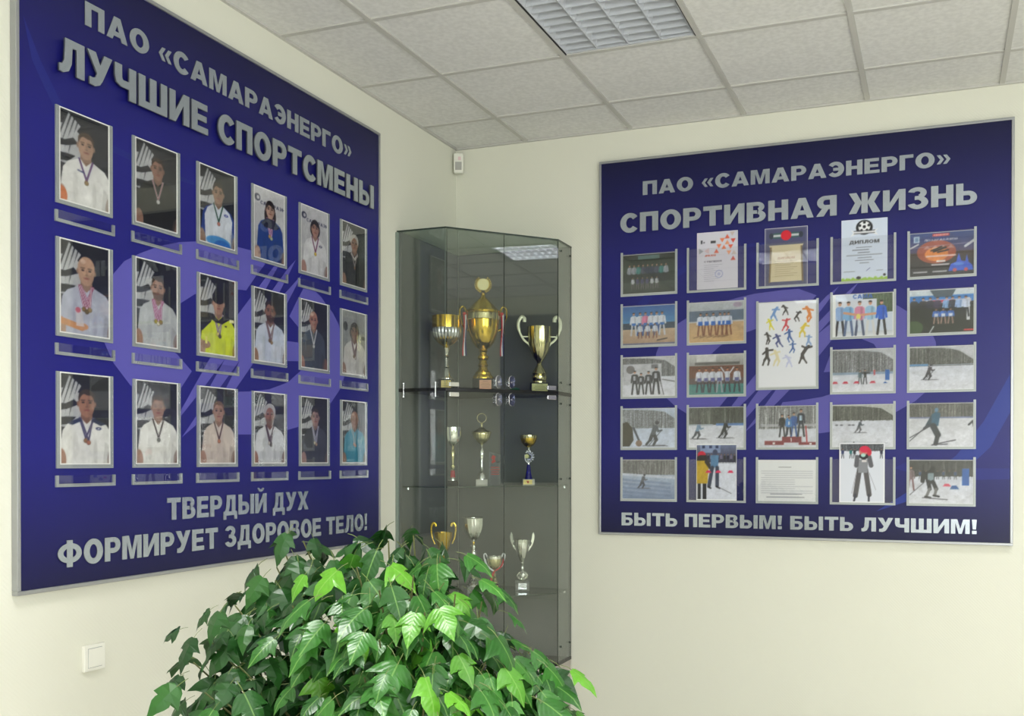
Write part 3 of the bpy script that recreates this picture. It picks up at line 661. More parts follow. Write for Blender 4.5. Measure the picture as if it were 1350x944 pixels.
PORT = [
 ('topmost left portrait, man in white t-shirt with one bronze medal on blue ribbon', dict(shirt=W_, hair=(70, 56, 46), style='short', ribbon=(60, 56, 130), ribbon2=(140, 60, 90), medal=((150, 124, 84),), logo=None, extra=ex_hands)),
 ('portrait of a man in a black t-shirt with a silver medal on white ribbon', dict(shirt=(24, 26, 28), hair=(44, 34, 30), style='short', skin=(170, 118, 96), ribbon=(196, 190, 196), ribbon2=(130, 50, 60), medal=((205, 205, 205),), hy=.70, hs=.92)),
 ('portrait of a man in white shirt with blue sleeves and green medal ribbon', dict(shirt=(214, 220, 232), sleeves=(30, 60, 140), hair=(40, 32, 30), style='short', skin=(172, 128, 100), ribbon=(40, 90, 70), ribbon2=(20, 50, 50), medal=((190, 120, 110),), logo=(40, 50, 140), extra=ex_blue, hy=.68, hs=.95)),
 ('portrait of a woman with long dark hair in a blue sports shirt with several medals', dict(shirt=(24, 62, 140), hair=(34, 24, 26), style='long', skin=(206, 158, 136), bgd='light', ribbon=(170, 90, 130), ribbon2=(190, 190, 220), medal=((190, 150, 90), (176, 190, 160)), extra=ex_wshoulder, hy=.72, hs=.85)),
 ('portrait of a woman with short black hair in a white polo with a gold medal', dict(shirt=(216, 216, 220), hair=(30, 26, 28), style='bob', skin=(196, 140, 120), bgd='light', ribbon=(110, 50, 90), medal=((222, 190, 70),), collar=(226, 226, 230), hy=.69, hs=.88, logo=(60, 60, 90))),
 ('portrait of a grey haired man in black jacket with a pale medal ribbon', dict(shirt=(34, 34, 36), hair=(176, 174, 170), style='hood', skin=(168, 120, 94), ribbon=(150, 140, 142), medal=((130, 96, 60),), collar=(200, 196, 190), hy=.68, hs=.92)),
 ('portrait of a bald man in pale grey t-shirt wearing many ribbons, one arm bent', dict(shirt=(178, 182, 200), hair=(90, 70, 60), style='bald', skin=(196, 150, 120), ribbon=(140, 60, 90), ribbon2=(220, 214, 222), medal=((130, 104, 60), (104, 90, 56), (150, 124, 80)), extra=ex_arm, hy=.69, hs=1.05)),
 ('portrait of a bearded man in a light grey t-shirt with purple ribbons and gold medals', dict(shirt=(186, 190, 194), hair=(50, 40, 36), style='short', skin=(190, 136, 110), ribbon=(150, 60, 110), ribbon2=(216, 200, 216), medal=((170, 150, 60), (226, 220, 190), (150, 120, 60)), beard=(80, 56, 46), hy=.68, hs=.95)),
 ('portrait of a young man in a black cap and a bright yellow shirt', dict(shirt=(206, 220, 30), sleeves=(206, 220, 30), hair=(26, 22, 24), style='cap', skin=(196, 140, 116), ribbon=(210, 190, 190), ribbon2=(60, 60, 90), medal=((220, 200, 120), (90, 76, 50)), extra=ex_hand, hy=.66, hs=.98)),
 ('portrait of a dark haired bearded man in a white polo with three bronze medals', dict(shirt=(196, 204, 224), hair=(34, 28, 30), style='short', skin=(160, 104, 84), ribbon=(90, 60, 70), ribbon2=(150, 130, 140), medal=((120, 92, 70), (136, 104, 74)), beard=(50, 34, 30), collar=(214, 214, 220), hy=.70, hs=1.0)),
 ('portrait of a balding man in slate grey shirt with a silver medal', dict(shirt=(62, 70, 86), hair=(70, 50, 44), style='bald', skin=(184, 120, 100), ribbon=(206, 206, 214), medal=((196, 196, 200),), hy=.71, hs=.88, hx=.46)),
 ('portrait of a woman with bobbed hair in a white blouse against a pale grey wall', dict(shirt=(196, 194, 194), hair=(60, 58, 56), style='bob', skin=(150, 108, 92), bgd='grey', ribbon=(90, 60, 70), ribbon2=(130, 120, 130), medal=((110, 90, 80), (180, 170, 170)), collar=(216, 212, 210), hy=.68, hs=.95)),
 ('portrait of a man in white shirt with dark shoulders and two bronze medals', dict(shirt=W_, hair=(50, 44, 42), style='short', skin=(178, 118, 92), ribbon=(90, 90, 130), ribbon2=(60, 50, 70), medal=((150, 110, 70), (176, 110, 84)), logo=(30, 40, 90), extra=ex_sh, hy=.67, hs=1.05)),
 ('portrait of a slim young man in a plain white t-shirt with one dark medal', dict(shirt=(228, 228, 224), hair=(56, 46, 40), style='short', skin=(186, 134, 110), ribbon=(60, 50, 50), medal=((96, 96, 90),), hy=.68, hs=.95)),
 ('portrait of a light brown haired young man in a beige polo with a copper medal', dict(shirt=(206, 192, 184), hair=(112, 84, 60), style='short', skin=(196, 142, 118), ribbon=(80, 56, 60), medal=((196, 130, 104),), collar=(214, 202, 194), hy=.68, hs=.92)),
 ('portrait of an older grey bearded man in a white polo with two medals', dict(shirt=(206, 208, 214), hair=(170, 168, 170), style='hood', skin=(168, 104, 88), ribbon=(90, 66, 80), ribbon2=(60, 50, 66), medal=((196, 190, 180), (90, 80, 76)), beard=(120, 100, 94), collar=(216, 216, 220), hy=.68, hs=.98, hx=.5)),
 ('portrait of a man in a dark grey polo shirt with two small medals', dict(shirt=(56, 60, 74), hair=(40, 34, 34), style='short', skin=(176, 130, 124), ribbon=(150, 150, 170), medal=((206, 196, 170), (170, 140, 120)), hy=.69, hs=.9)),
 ('portrait of a man in a turquoise t-shirt with white letters on it', dict(shirt=(20, 136, 166), hair=(60, 44, 38), style='bald', skin=(160, 104, 78), ribbon=(120, 150, 160), medal=((190, 130, 110), (190, 140, 120)), extra=ex_tq, hy=.69, hs=.92)),
]
for k, (lab, kw) in enumerate(PORT):
    j, i = divmod(k, 6); zb, zt = LZ[j]
    pw, ph = .203, zt-zb-.008
    sheet('portrait_photo', lab, 'photo', portrait(k, **kw), pw, ph, (-(F-.0035)+.001, -2.873+LX[i]+.0095, 1.097+zb+.0115), PI/2, 'portrait photos on the left board')

# ---- small pictures of the right board
def fig(p, x, y, h, top, leg, skin=(190, 140, 116), head=None, wd=1.0, arms=None, number=None, stance=.1):
    """a standing figure: y is the feet, h the height, in picture units"""
    u = h; s = p.asp*h*.16*wd
    for sx in (-1, 1): p.line(x+sx*s*.35, y+u*.46, x+sx*(s*.35+stance*u*p.asp*.5), y+u*.02, s*.20, leg)
    p.poly([(x-s*.62, y+u*.80), (x-s*.45, y+u*.84), (x+s*.45, y+u*.84), (x+s*.62, y+u*.80), (x+s*.5, y+u*.44), (x-s*.5, y+u*.44)], top)
    for sx in (-1, 1):
        if arms: p.line(x+sx*s*.6, y+u*.78, x+sx*s*arms[0], y+u*arms[1], s*.14, top)
        else: p.line(x+sx*s*.6, y+u*.78, x+sx*s*.78, y+u*.50, s*.17, top)
    if number: p.rect(x-s*.34, y+u*.58, x+s*.34, y+u*.76, number)
    p.poly([(x+s*.1, y+u*.82), (x+s*.5, y+u*.80), (x+s*.45, y+u*.46), (x+s*.15, y+u*.46)], tuple(v*.75 for v in top), .6)
    p.ell(x, y+u*.955, s*.29, u*.042, head or (50, 40, 36)); p.ell(x, y+u*.92, s*.26, u*.055, skin); p.ell(x, y+u*.965, s*.24, u*.022, head or (50, 40, 36))
def skier(p, x, y, h, top, leg, d=1, big=False, poles=True, head=(60, 60, 70)):
    q = h*p.asp
    p.line(x+d*q*.05, y+h*.46, x+d*q*.14, y+h*.24, q*.075, leg); p.line(x+d*q*.14, y+h*.24, x+d*q*.03, y+h*.02, q*.05, leg)
    p.line(x-d*q*.02, y+h*.46, x-d*q*.10, y+h*.24, q*.07, leg); p.line(x-d*q*.10, y+h*.24, x-d*q*.26, y+h*.05, q*.045, leg)
    p.poly([(x-d*q*.09, y+h*.44), (x+d*q*.10, y+h*.44), (x+d*q*.22, y+h*.80), (x+d*q*.02, y+h*.84)], top)
    p.line(x+d*q*.14, y+h*.76, x+d*q*.22, y+h*.58, q*.05, top); p.line(x+d*q*.22, y+h*.58, x+d*q*.36, y+h*.62, q*.035, top)
    p.ell(x+d*q*.17, y+h*.92, q*.075, h*.075, head)
    p.line(x-d*q*.40, y, x+d*q*.50, y+h*.02, q*.012, (70, 70, 80)); p.line(x-d*q*.2, y-h*.02, x+d*q*.6, y-h*.01, q*.010, (90, 90, 100))
    if poles: p.line(x+d*q*.36, y+h*.62, x-d*q*.15, y+h*.02, q*.012, (60, 60, 70))
def snow(seed, hz=.52, dark=(86, 86, 84), lt=(150, 150, 146), sky=None, sn=(206, 210, 222), sn2=(222, 224, 232)):
    p = Pic(86, 64, sn); p.grad(0, hz, sn2, sn)
    p.trees(hz, 1.0, dark, lt, seed)
    if sky:
        r = random.Random(seed)
        p.poly([(0, 1), (1, 1), (1, .72), (.8, .9), (.5, .95), (0, .97)], sky, .85)
    p.noise(3, seed); return p
def endp(p, seed=0): p.a *= .95; p.mottle(int(p.a.sum()) % 1000, .028, 12); p.blur(); p.noise(2.0, seed+5); p.border(.012, .02, (226, 228, 228)); return p
pics = {}
def P00():
    p = Pic(86, 64, (34, 48, 44)); p.grad(.55, 1, (40, 62, 50), (26, 34, 30)); p.grad(0, .3, (52, 60, 58), (60, 72, 66)); p.rect(.3, .86, .7, .96, (96, 130, 132), .8)
    r = random.Random(3)
    for k in range(9): fig(p, .14+.085*k, .30, .44, r.choice([(50, 60, 84), (150, 156, 170), (60, 130, 130), (70, 76, 100)]), (34, 38, 50), head=(60, 50, 46))
    for k in range(6): fig(p, .2+.09*k, .12, .30, r.choice([(190, 194, 204), (70, 70, 110)]), (110, 100, 110))
    return endp(p)
def P10():
    p = Pic(62, 86, (206, 204, 216))
    for q, (x, y) in enumerate([(.62, .84), (.74, .90), (.86, .94), (.74, .80), (.88, .82), (.66, .72), (.82, .72), (.90, .62), (.78, .62), (.88, .52), (.54, .74), (.48, .66)]):
        c = [(226, 120, 80), (214, 90, 64), (196, 180, 176), (226, 150, 110), (204, 70, 56)][q % 5]
        p.poly([(x-.06, y-.035), (x+.06, y-.035), (x, y+.04)] if q % 2 else [(x-.06, y+.035), (x+.06, y+.035), (x, y-.04)], c, .95)
    p.poly([(.06, .62), (.06, .72), (.17, .67)], (150, 150, 160)); p.poly([(.18, .67), (.30, .72), (.30, .62)], (206, 180, 186))
    p.rect(.10, .80, .14, .86, (40, 40, 50)); p.rect(.16, .81, .20, .83, (70, 70, 80)); p.rect(.34, .80, .46, .84, (60, 60, 64))
    p.text('ДИПЛОМ', .20, .46, .575, .03, (190, 80, 60)); p.text('СТЕПЕНИ', .18, .60, .47, .03, (90, 84, 100), .8)
    for q in range(9): p.rect(.18, .42-.035*q, .62-.1*(q % 3), .428-.035*q, (150, 150, 168), .8)
    p.ell(.54, .26, .10, .07, (130, 140, 190), .6); p.ell(.54, .26, .075, .052, (206, 204, 216)); p.ell(.54, .26, .04, .03, (130, 140, 190), .5)
    return p
def P20():
    p = Pic(62, 86, (96, 96, 128)); p.rect(.05, .03, .95, .97, (74, 76, 110))
    p.poly([(.12, .08), (.88, .08), (.84, .62), (.90, .70), (.10, .70), (.17, .62)], (206, 194, 160)); p.line(.12, .08, .15, .66, .02, (120, 100, 66)); p.line(.88, .08, .85, .66, .02, (120, 100, 66))
    p.text('ДИПЛОМ', .30, .70, .46, .035, (150, 110, 70))
    for q in range(8): p.rect(.24, .42-.035*q, .76-.08*(q % 3), .428-.035*q, (160, 146, 116), .9)
    p.ell(.30, .86, .18, .05, (60, 90, 90)); p.ell(.70, .86, .18, .05, (60, 90, 90)); p.line(.16, .86, .84, .86, .025, (190, 196, 200)); p.ell(.16, .86, .05, .05, (50, 56, 70)); p.ell(.84, .86, .05, .05, (50, 56, 70))
    p.ell(.5, .86, .12, .085, (206, 30, 50)); p.border(.02, .015, (220, 220, 224)); return p
def P30():
    p = Pic(62, 86, (204, 214, 232)); p.ell(.5, .86, .18, .12, (36, 38, 44)); p.ell(.5, .87, .125, .088, (230, 232, 236))
    for a in range(5): p.ell(.5+.10*math.cos(a*1.257+.3), .87+.07*math.sin(a*1.257+.3), .030, .022, (36, 38, 44))
    p.ell(.5, .87, .035, .026, (36, 38, 44)); p.poly([(.20, .84), (.28, .80), (.72, .80), (.80, .84), (.74, .78), (.80, .72), (.66, .76), (.34, .76), (.20, .72), (.26, .78)], (226, 228, 234)); p.line(.28, .765, .72, .765, .008, (60, 60, 66)); p.line(.28, .805, .72, .805, .008, (60, 60, 66))
    p.text('ДИПЛОМ', .18, .82, .60, .055, (50, 50, 56))
    for q, (a, b) in enumerate([(.32, .66), (.24, .60), (.36, .62), (.12, .88), (.36, .66), (.30, .70), (.40, .60)]): p.rect(a, .535-.042*q, b, .548-.042*q, (100, 104, 116), .85)
    p.rect(.06, .15, .30, .157, (120, 124, 130)); p.rect(.76, .15, .9, .157, (120, 124, 130)); p.line(.55, .16, .62, .20, .006, (80, 80, 140))
    for q in range(24): p.ell(q/23, .0, .05, .045+.015*math.sin(q*2.3), (150, 190, 70))
    p.ell(.38, .05, .05, .025, (40, 40, 40)); p.ell(.93, .08, .03, .02, (40, 40, 40)); return p
def P40():
    p = Pic(90, 66, (60, 40, 40)); p.grad(.55, 1, (70, 60, 100), (40, 70, 140)); p.grad(0, .55, (24, 28, 34), (60, 44, 40))
    p.ell(.42, .55, .30, .26, (200, 90, 50), .75); p.ell(.42, .50, .18, .16, (240, 150, 70), .8)
    p.rect(.07, .78, .16, .92, (190, 210, 226)); p.rect(.09, .80, .14, .90, (120, 150, 190)); p.rect(.36, .90, .62, .96, (206, 60, 60)); p.text('АКАДЕМИЯ'.replace('К', 'Х'), .38, .60, .915, .03, (240, 220, 220))
    p.text('ПОЗДРАВЛЯЕМ', .24, .74, .80, .045, (226, 220, 226)); p.line(.02, .66, .14, .74, .012, (214, 216, 220)); p.line(.86, .64, .99, .76, .02, (200, 204, 214)); p.line(.0, .66, 1, .72, .006, (170, 160, 180), .7)
    for q in range(4): p.poly([(.22+.12*q, .62), (.28+.12*q, .70), (.34+.12*q, .62)], (214, 190, 190), .5)
    p.line(.38, .56, .56, .64, .016, (20, 20, 20)); p.line(.34, .58, .5, .66, .012, (20, 20, 20)); p.line(.44, .54, .60, .58, .012, (20, 20, 20))
    p.rect(.26, .44, .72, .475, (226, 200, 196), .9); p.rect(.42, .32, .56, .36, (226, 220, 220)); p.rect(.34, .25, .62, .28, (206, 200, 206))
    p.rect(.06, .09, .28, .125, (170, 170, 176)); p.rect(.36, .09, .58, .125, (170, 170, 176))
    p.poly([(.60, .10), (.64, .26), (.72, .30), (.76, .50), (.80, .32), (.86, .30), (.88, .46), (.91, .28), (.96, .22), (.98, .10)], (50, 90, 210)); p.ell(.70, .12, .03, .04, (200, 70, 80)); p.ell(.87, .12, .03, .04, (200, 70, 80)); p.ell(.76, .25, .08, .04, (90, 140, 226), .8)
    return endp(p)
def P01():
    p = Pic(86, 64, (40, 110, 176)); p.grad(.5, 1, (70, 140, 190), (30, 88, 160)); p.rect(0, .40, 1, .56, (38, 60, 84)); p.grad(0, .40, (170, 140, 116), (190, 166, 140))
    for q, x in enumerate([.22, .34, .44, .55, .65, .75]): fig(p, x, .25, .58, (214, 220, 232) if q != 2 else (214, 120, 160), (196, 200, 210) if q in (0, 5) else (40, 80, 150), wd=1.15); p.rect(x-.035, .50, x+.035, .56, (50, 110, 190))
    for x in (.34, .48, .62): fig(p, x, .18, .36, (206, 212, 226), (130, 80, 70), wd=1.3)
    p.line(.66, .12, .84, .16, .010, (50, 44, 44)); p.rect(0, 0, 1, .06, (110, 112, 140)); return endp(p)
def P11():
    p = Pic(86, 64, (150, 160, 170)); p.grad(.78, 1, (170, 176, 184), (186, 192, 198)); p.rect(0, .50, 1, .78, (92, 110, 134)); p.grad(0, .50, (206, 170, 120), (190, 160, 124)); p.rect(0, .495, 1, .525, (200, 200, 200))
    for q, x in enumerate([.22, .33, .45, .57, .65, .72]):
        fig(p, x, .18, .55, (212, 220, 236), (130, 84, 64), wd=1.15); p.rect(x-.04, .42, x+.04, .52, (40, 100, 190)); p.line(x, .17, x-.12, .13, .01, (110, 80, 60), .6)
    p.ell(.88, .90, .08, .06, (150, 120, 150), .6); return endp(p)
def silh(p, x, y, h, c, seed):
    r = random.Random(seed); h *= 1.15; q = h*p.asp*1.25; t = r.uniform(-.18, .18)*q
    p.ell(x+t*1.6, y+h*.40, q*.075, h*.075, c); p.line(x, y, x+t, y+h*.30, q*.075, c)
    for sx in (-1, 1):
        kx = x+sx*q*r.uniform(.05, .16); p.line(x, y, kx, y-h*.22, q*.055, c); p.line(kx, y-h*.22, kx+sx*q*r.uniform(-.12, .16), y-h*.46, q*.038, c)
        ax = x+t+sx*q*r.uniform(.16, .28); p.line(x+t, y+h*.30, ax, y+h*r.uniform(.12, .42), q*.040, c)
def P21():
    p = Pic(88, 124, (226, 228, 234)); D = (60, 56, 58); B = (52, 92, 160)
    for n_, (x, y, h, c) in enumerate([(.27, .86, .15, (110, 150, 206)), (.48, .90, .11, D), (.66, .82, .11, D), (.88, .84, .17, (214, 130, 60)), (.22, .74, .12, (220, 210, 50)), (.48, .73, .13, (196, 60, 70)), (.76, .66, .15, (214, 190, 60)), (.18, .58, .13, D), (.36, .55, .14, (60, 70, 130)), (.54, .60, .14, B), (.86, .53, .13, (130, 160, 206)), (.60, .46, .11, B), (.16, .37, .19, D), (.34, .35, .17, (220, 210, 170)), (.54, .31, .13, (190, 194, 224)), (.76, .38, .19, D)]): silh(p, x, y, h, c, n_)
    p.border(.02, .014, (214, 216, 218)); return p
def P31():
    p = Pic(86, 64, (196, 206, 220)); p.trees(.55, 1, (70, 90, 60), (120, 140, 110), 4); p.rect(0, .5, .72, .86, (206, 210, 220)); p.rect(.0, .84, .5, 1, (200, 210, 226)); p.text('САМА', .34, .66, .88, .10, (40, 90, 180)); p.grad(0, .12, (220, 224, 228), (190, 196, 204))
    for x, t, l in ((.13, (140, 170, 214), (40, 40, 50)), (.27, (120, 170, 214), (80, 100, 140)), (.45, (206, 130, 160), (70, 80, 110)), (.62, (150, 190, 220), (206, 206, 206)), (.80, (30, 90, 200), (30, 30, 36))): fig(p, x, .03, .80, t, l, wd=1.05)
    p.line(.2, .56, .42, .50, .02, (206, 150, 120)); p.line(.7, .52, .48, .50, .02, (206, 150, 120)); p.ell(.43, .46, .035, .07, (220, 210, 110)); p.line(.43, .40, .43, .28, .015, (190, 200, 210)); p.border(.02, .02, (232, 232, 232))
    m_ = (p.X < .06); p.a[m_] = (228, 230, 230); return p
def P41():
    p = Pic(86, 64, (30, 36, 32)); p.grad(.70, .86, (40, 110, 190), (60, 130, 200)); p.grad(.86, 1, (196, 210, 220), (206, 214, 224)); p.poly([(.32, .98), (.72, .98), (.66, .82), (.40, .82)], (50, 70, 84)); p.rect(.2, .68, .95, .76, (190, 190, 206)); p.rect(.34, .70, .70, .75, (206, 70, 100)); p.rect(.88, .28, .93, .78, (206, 208, 214)); p.ell(.08, .14, .14, .16, (60, 84, 50))
    for q, x in enumerate([.08, .22, .33, .44, .58, .67, .77, .87]): fig(p, x, .36, .46, [(40, 44, 48), (36, 36, 44), (40, 40, 60), (60, 50, 80), (130, 170, 220), (40, 44, 60), (150, 180, 226), (196, 206, 226)][q], (34, 38, 44), wd=1.3)
    for x in (.42, .53, .64): fig(p, x, .22, .34, (60, 110, 200), (150, 120, 110), wd=1.6); p.rect(x-.03, .38, x+.03, .45, (206, 214, 230))
    p.line(.32, .02, .38, .16, .010, (190, 196, 200)); p.rect(.84, .04, 1, .08, (206, 50, 60)); return endp(p)
def P02():
    p = snow(8, .5, (110, 112, 116), (150, 152, 156), (206, 208, 214)); p.rect(.02, .3, .74, .82, (190, 192, 200)); p.ell(.16, .68, .08, .10, (110, 106, 110)); p.rect(.55, .7, .68, .8, (110, 112, 120))
    for x, h in ((.24, .60), (.36, .54), (.50, .58), (.64, .68)): fig(p, x, .06, h, (50, 52, 60), (44, 46, 54), head=(44, 44, 50), number=(170, 172, 184), wd=1.15)
    p.line(.70, .5, .78, .05, .006, (50, 50, 56)); p.line(.76, .42, 1, .36, .01, (110, 110, 116)); return endp(p)
def P12():
    p = Pic(86, 64, (130, 130, 130)); p.grad(.72, 1, (150, 150, 150), (190, 190, 190)); p.rect(.15, .82, .5, 1, (206, 206, 206)); p.rect(.12, .74, .92, .80, (90, 90, 90)); p.rect(.0, .42, 1, .72, (110, 66, 52)); p.rect(0, 0, 1, .30, (60, 130, 130)); p.rect(.0, .27, 1, .42, (90, 70, 74))
    for q, x in enumerate([.20, .32, .44, .56, .70, .87]): fig(p, x, .07, .60, (206, 212, 226), (44, 50, 64) if q != 3 else (150, 160, 170), wd=1.05, arms=((1.5, 1.0) if q == 4 else None), skin=(196, 130, 100)); p.rect(x-.035, .34, x+.035, .42, (90, 90, 150))
    return endp(p)
def P32():
    p = snow(12, .42, (110, 112, 116), (176, 178, 182), (196, 200, 208)); p.rect(0, .40, 1, .46, (140, 160, 184)); fig(p, .46, .18, .32, (90, 110, 120), (50, 54, 60)); fig(p, .54, .18, .34, (50, 54, 60), (44, 46, 54), arms=(1.6, .80)); p.line(.5, .43, .62, .43, .008, (40, 40, 44))
    for x in (.05, .22, .40, .66): p.poly([(x-.05, .20), (x-.02, .25), (x+.03, .25), (x+.05, .20)], (200, 50, 80))
    p.rect(.68, .38, .70, .50, (200, 60, 70)); p.rect(.86, .26, .93, .50, (40, 100, 180)); p.poly([(.83, .19), (.86, .23), (.90, .19)], (40, 90, 170)); return endp(p)
def P42():
    p = snow(14, .55, (90, 92, 90), (130, 132, 128), (200, 202, 208)); p.poly([(.5, 1), (1, 1), (1, .66), (.8, .86)], (196, 198, 206), .9); p.rect(0, .55, .3, .60, (90, 140, 190)); p.rect(.3, .56, 1, .58, (150, 160, 176)); skier(p, .30, .24, .36, (70, 66, 76), (50, 50, 60), 1); return endp(p)
def P03():
    p = snow(21, .50, (130, 134, 140), (176, 182, 190), (190, 204, 226), (196, 208, 228), (206, 216, 234)); p.poly([(0, .04), (0, .62), (.10, .66), (.20, .50), (.22, .20), (.14, .04)], (60, 54, 40)); p.line(.22, .5, .32, .2, .02, (60, 66, 80)); p.ell(.32, .12, .06, .08, (130, 104, 90)); skier(p, .58, .06, .62, (80, 86, 96), (50, 54, 62), 1, head=(50, 50, 60)); return endp(p)
def P13():
    p = snow(23, .56, (70, 74, 70), (130, 134, 130)); p.rect(.5, .54, 1, .60, (90, 130, 190)); p.rect(0, .54, .45, .58, (160, 170, 180)); skier(p, .16, .22, .42, (110, 140, 170), (60, 66, 80), 1, poles=False); skier(p, .64, .24, .44, (36, 40, 46), (44, 46, 54), 1); return endp(p)
def P23():
    p = Pic(86, 64, (210, 214, 224)); p.trees(.45, 1, (120, 122, 124), (206, 208, 210), 33, 60); p.rect(.05, .50, 1, .56, (190, 190, 200), .7)
    p.rect(.42, .12, .75, .26, (130, 44, 54)); p.rect(.12, .06, .45, .16, (130, 44, 54)); p.rect(.70, .06, 1, .13, (130, 44, 54)); p.text('1', .56, .585, .14, .09, (230, 230, 230)); p.rect(.26, .08, .30, .13, (230, 230, 230)); p.rect(.88, .07, .92, .11, (230, 230, 230))
    fig(p, .42, .25, .55, (36, 38, 44), (34, 36, 42), head=(40, 40, 46)); fig(p, .53, .26, .52, (60, 130, 200), (40, 46, 60)); fig(p, .62, .26, .58, (50, 90, 160), (40, 80, 150)); fig(p, .74, .26, .66, (36, 44, 60), (34, 38, 46), number=(180, 206, 226)); fig(p, .54, .3, .42, (70, 130, 200), (40, 46, 60), number=(206, 220, 230)); p.line(.82, .5, .84, .12, .012, (170, 50, 60)); return endp(p)
def P33():
    p = snow(41, .62, (80, 82, 78), (130, 132, 124), (196, 198, 196)); skier(p, .44, .34, .30, (60, 70, 84), (90, 90, 100), 1, poles=False)
    for x in (.08, .16, .29, .35): p.ell(x, .52, .025, .015, (70, 70, 80))
    p.line(.2, .14, .9, .10, .006, (190, 196, 206)); p.line(.36, .12, .38, .04, .01, (90, 90, 100)); return endp(p)
def P43():
    p = snow(43, .66, (92, 92, 88), (130, 130, 124), None, (206, 208, 214)); p.rect(0, .65, 1, .68, (110, 120, 160))
    p.line(.38, .70, .30, .50, .035, (50, 70, 84)); p.line(.30, .50, .24, .42, .02, (50, 60, 70)); p.poly([(.36, .74), (.42, .80), (.49, .76), (.46, .48), (.35, .46)], (46, 92, 120)); p.line(.38, .48, .45, .28, .05, (44, 52, 60)); p.line(.45, .28, .42, .08, .035, (44, 48, 56)); p.ell(.43, .84, .030, .05, (90, 130, 160)); p.line(.30, .50, .0, .12, .007, (60, 60, 70)); p.line(.34, .48, .0, .20, .007, (60, 60, 70)); p.line(.38, .06, .72, .16, .008, (60, 60, 70)); p.line(.36, .05, .60, .07, .008, (60, 60, 70)); p.line(.92, .5, .98, .58, .015, (50, 54, 60)); p.line(.98, .58, 1, .46, .015, (50, 54, 60)); return endp(p)
def P04():
    p = snow(51, .62, (110, 110, 110), (160, 160, 160), None, (170, 184, 206), (120, 140, 176)); p.poly([(0, .6), (1, .52), (1, .58), (0, .66)], (200, 208, 222))
    for q in range(5): p.line(0, .1+.1*q, .9, .0+.1*q, .02, (104, 124, 160), .5)
    skier(p, .38, .28, .36, (80, 84, 96), (50, 56, 70), 1, poles=False); return endp(p)
def P14():
    p = Pic(62, 86, (206, 210, 222)); p.grad(.68, 1, (60, 60, 76), (110, 120, 150)); p.rect(.1, .84, .6, .98, (130, 146, 180))
    for x in (.15, .32, .48): p.rect(x, .92, x+.07, .97, (50, 60, 90))
    for q in range(9): fig(p, .3+.08*q, .66, .16, [(40, 40, 60), (120, 110, 140), (50, 50, 50)][q % 3], (40, 40, 50))
    p.poly([(.0, .30), (.0, .72), (.22, .76), (.32, .66), (.28, .30)], (186, 156, 50)); p.ell(.14, .80, .10, .07, (190, 40, 60)); p.poly([(.0, .76), (.0, .70), (.28, .70), (.26, .80), (.1, .80)], (50, 44, 44)); p.rect(.04, .02, .12, .30, (40, 40, 46)); p.rect(.16, .02, .26, .30, (40, 40, 46)); p.line(.26, .68, .36, .58, .05, (60, 54, 50))
    p.ell(.47, .85, .06, .05, (70, 76, 100)); p.poly([(.36, .80), (.56, .80), (.54, .58), (.36, .58)], (90, 130, 166)); p.line(.40, .58, .32, .26, .045, (60, 66, 84)); p.line(.52, .58, .52, .26, .045, (60, 66, 84)); p.line(.3, .24, .36, .22, .02, (30, 30, 36)); p.line(.50, .25, .58, .22, .02, (30, 30, 36)); p.line(.55, .24, .86, .13, .008, (90, 90, 100))
    for x in (.30, .54, .84): p.poly([(x-.07, .49), (x-.03, .53), (x+.04, .53), (x+.08, .49)], (206, 50, 90))
    return endp(p)
def P24():
    p = Pic(88, 64, (222, 224, 226)); p.rect(.36, .81, .58, .825, (90, 90, 96)); r = random.Random(5)
    for q in range(11):
        y = .72-.052*q; p.rect(.06 if q not in (2,) else .12, y, .94-.3*(q in (4, 5, 6, 8)), y+.014, (170, 172, 182), .8)
    p.rect(.22, .17, .76, .185, (110, 112, 124)); p.rect(.15, .10, .80, .115, (110, 112, 124)); return p
def P34():
    p = Pic(62, 86, (206, 210, 220)); p.trees(.86, 1, (76, 80, 86), (120, 124, 130), 61)
    for x, c in ((.08, (50, 60, 100)), (.26, (40, 110, 110)), (.34, (50, 50, 60)), (.92, (50, 50, 70))): fig(p, x, .74, .16, c, (40, 44, 50))
    p.line(.45, .56, .36, .12, .055, (84, 82, 84)); p.line(.58, .56, .66, .14, .055, (84, 82, 84)); p.poly([(.40, .72), (.64, .72), (.62, .50), (.42, .50)], (130, 132, 138)); p.line(.40, .76, .38, .62, .05, (90, 90, 96)); p.line(.66, .76, .70, .62, .05, (90, 90, 96)); p.ell(.54, .78, .10, .06, (30, 30, 34)); p.ell(.53, .85, .09, .065, (190, 110, 100)); p.ell(.56, .89, .11, .055, (200, 34, 70)); p.ell(.66, .84, .05, .06, (190, 36, 60)); p.ell(.53, .79, .05, .03, (160, 200, 190)); p.rect(.50, .68, .60, .71, (206, 200, 200))
    p.line(.38, .5, .28, .16, .006, (150, 150, 160)); p.line(.66, .5, .80, .22, .006, (150, 150, 160)); p.line(.36, .14, .33, .02, .022, (60, 60, 70)); p.line(.65, .14, .65, .02, .022, (60, 60, 70)); p.border(.03, .02, (222, 224, 228)); return p
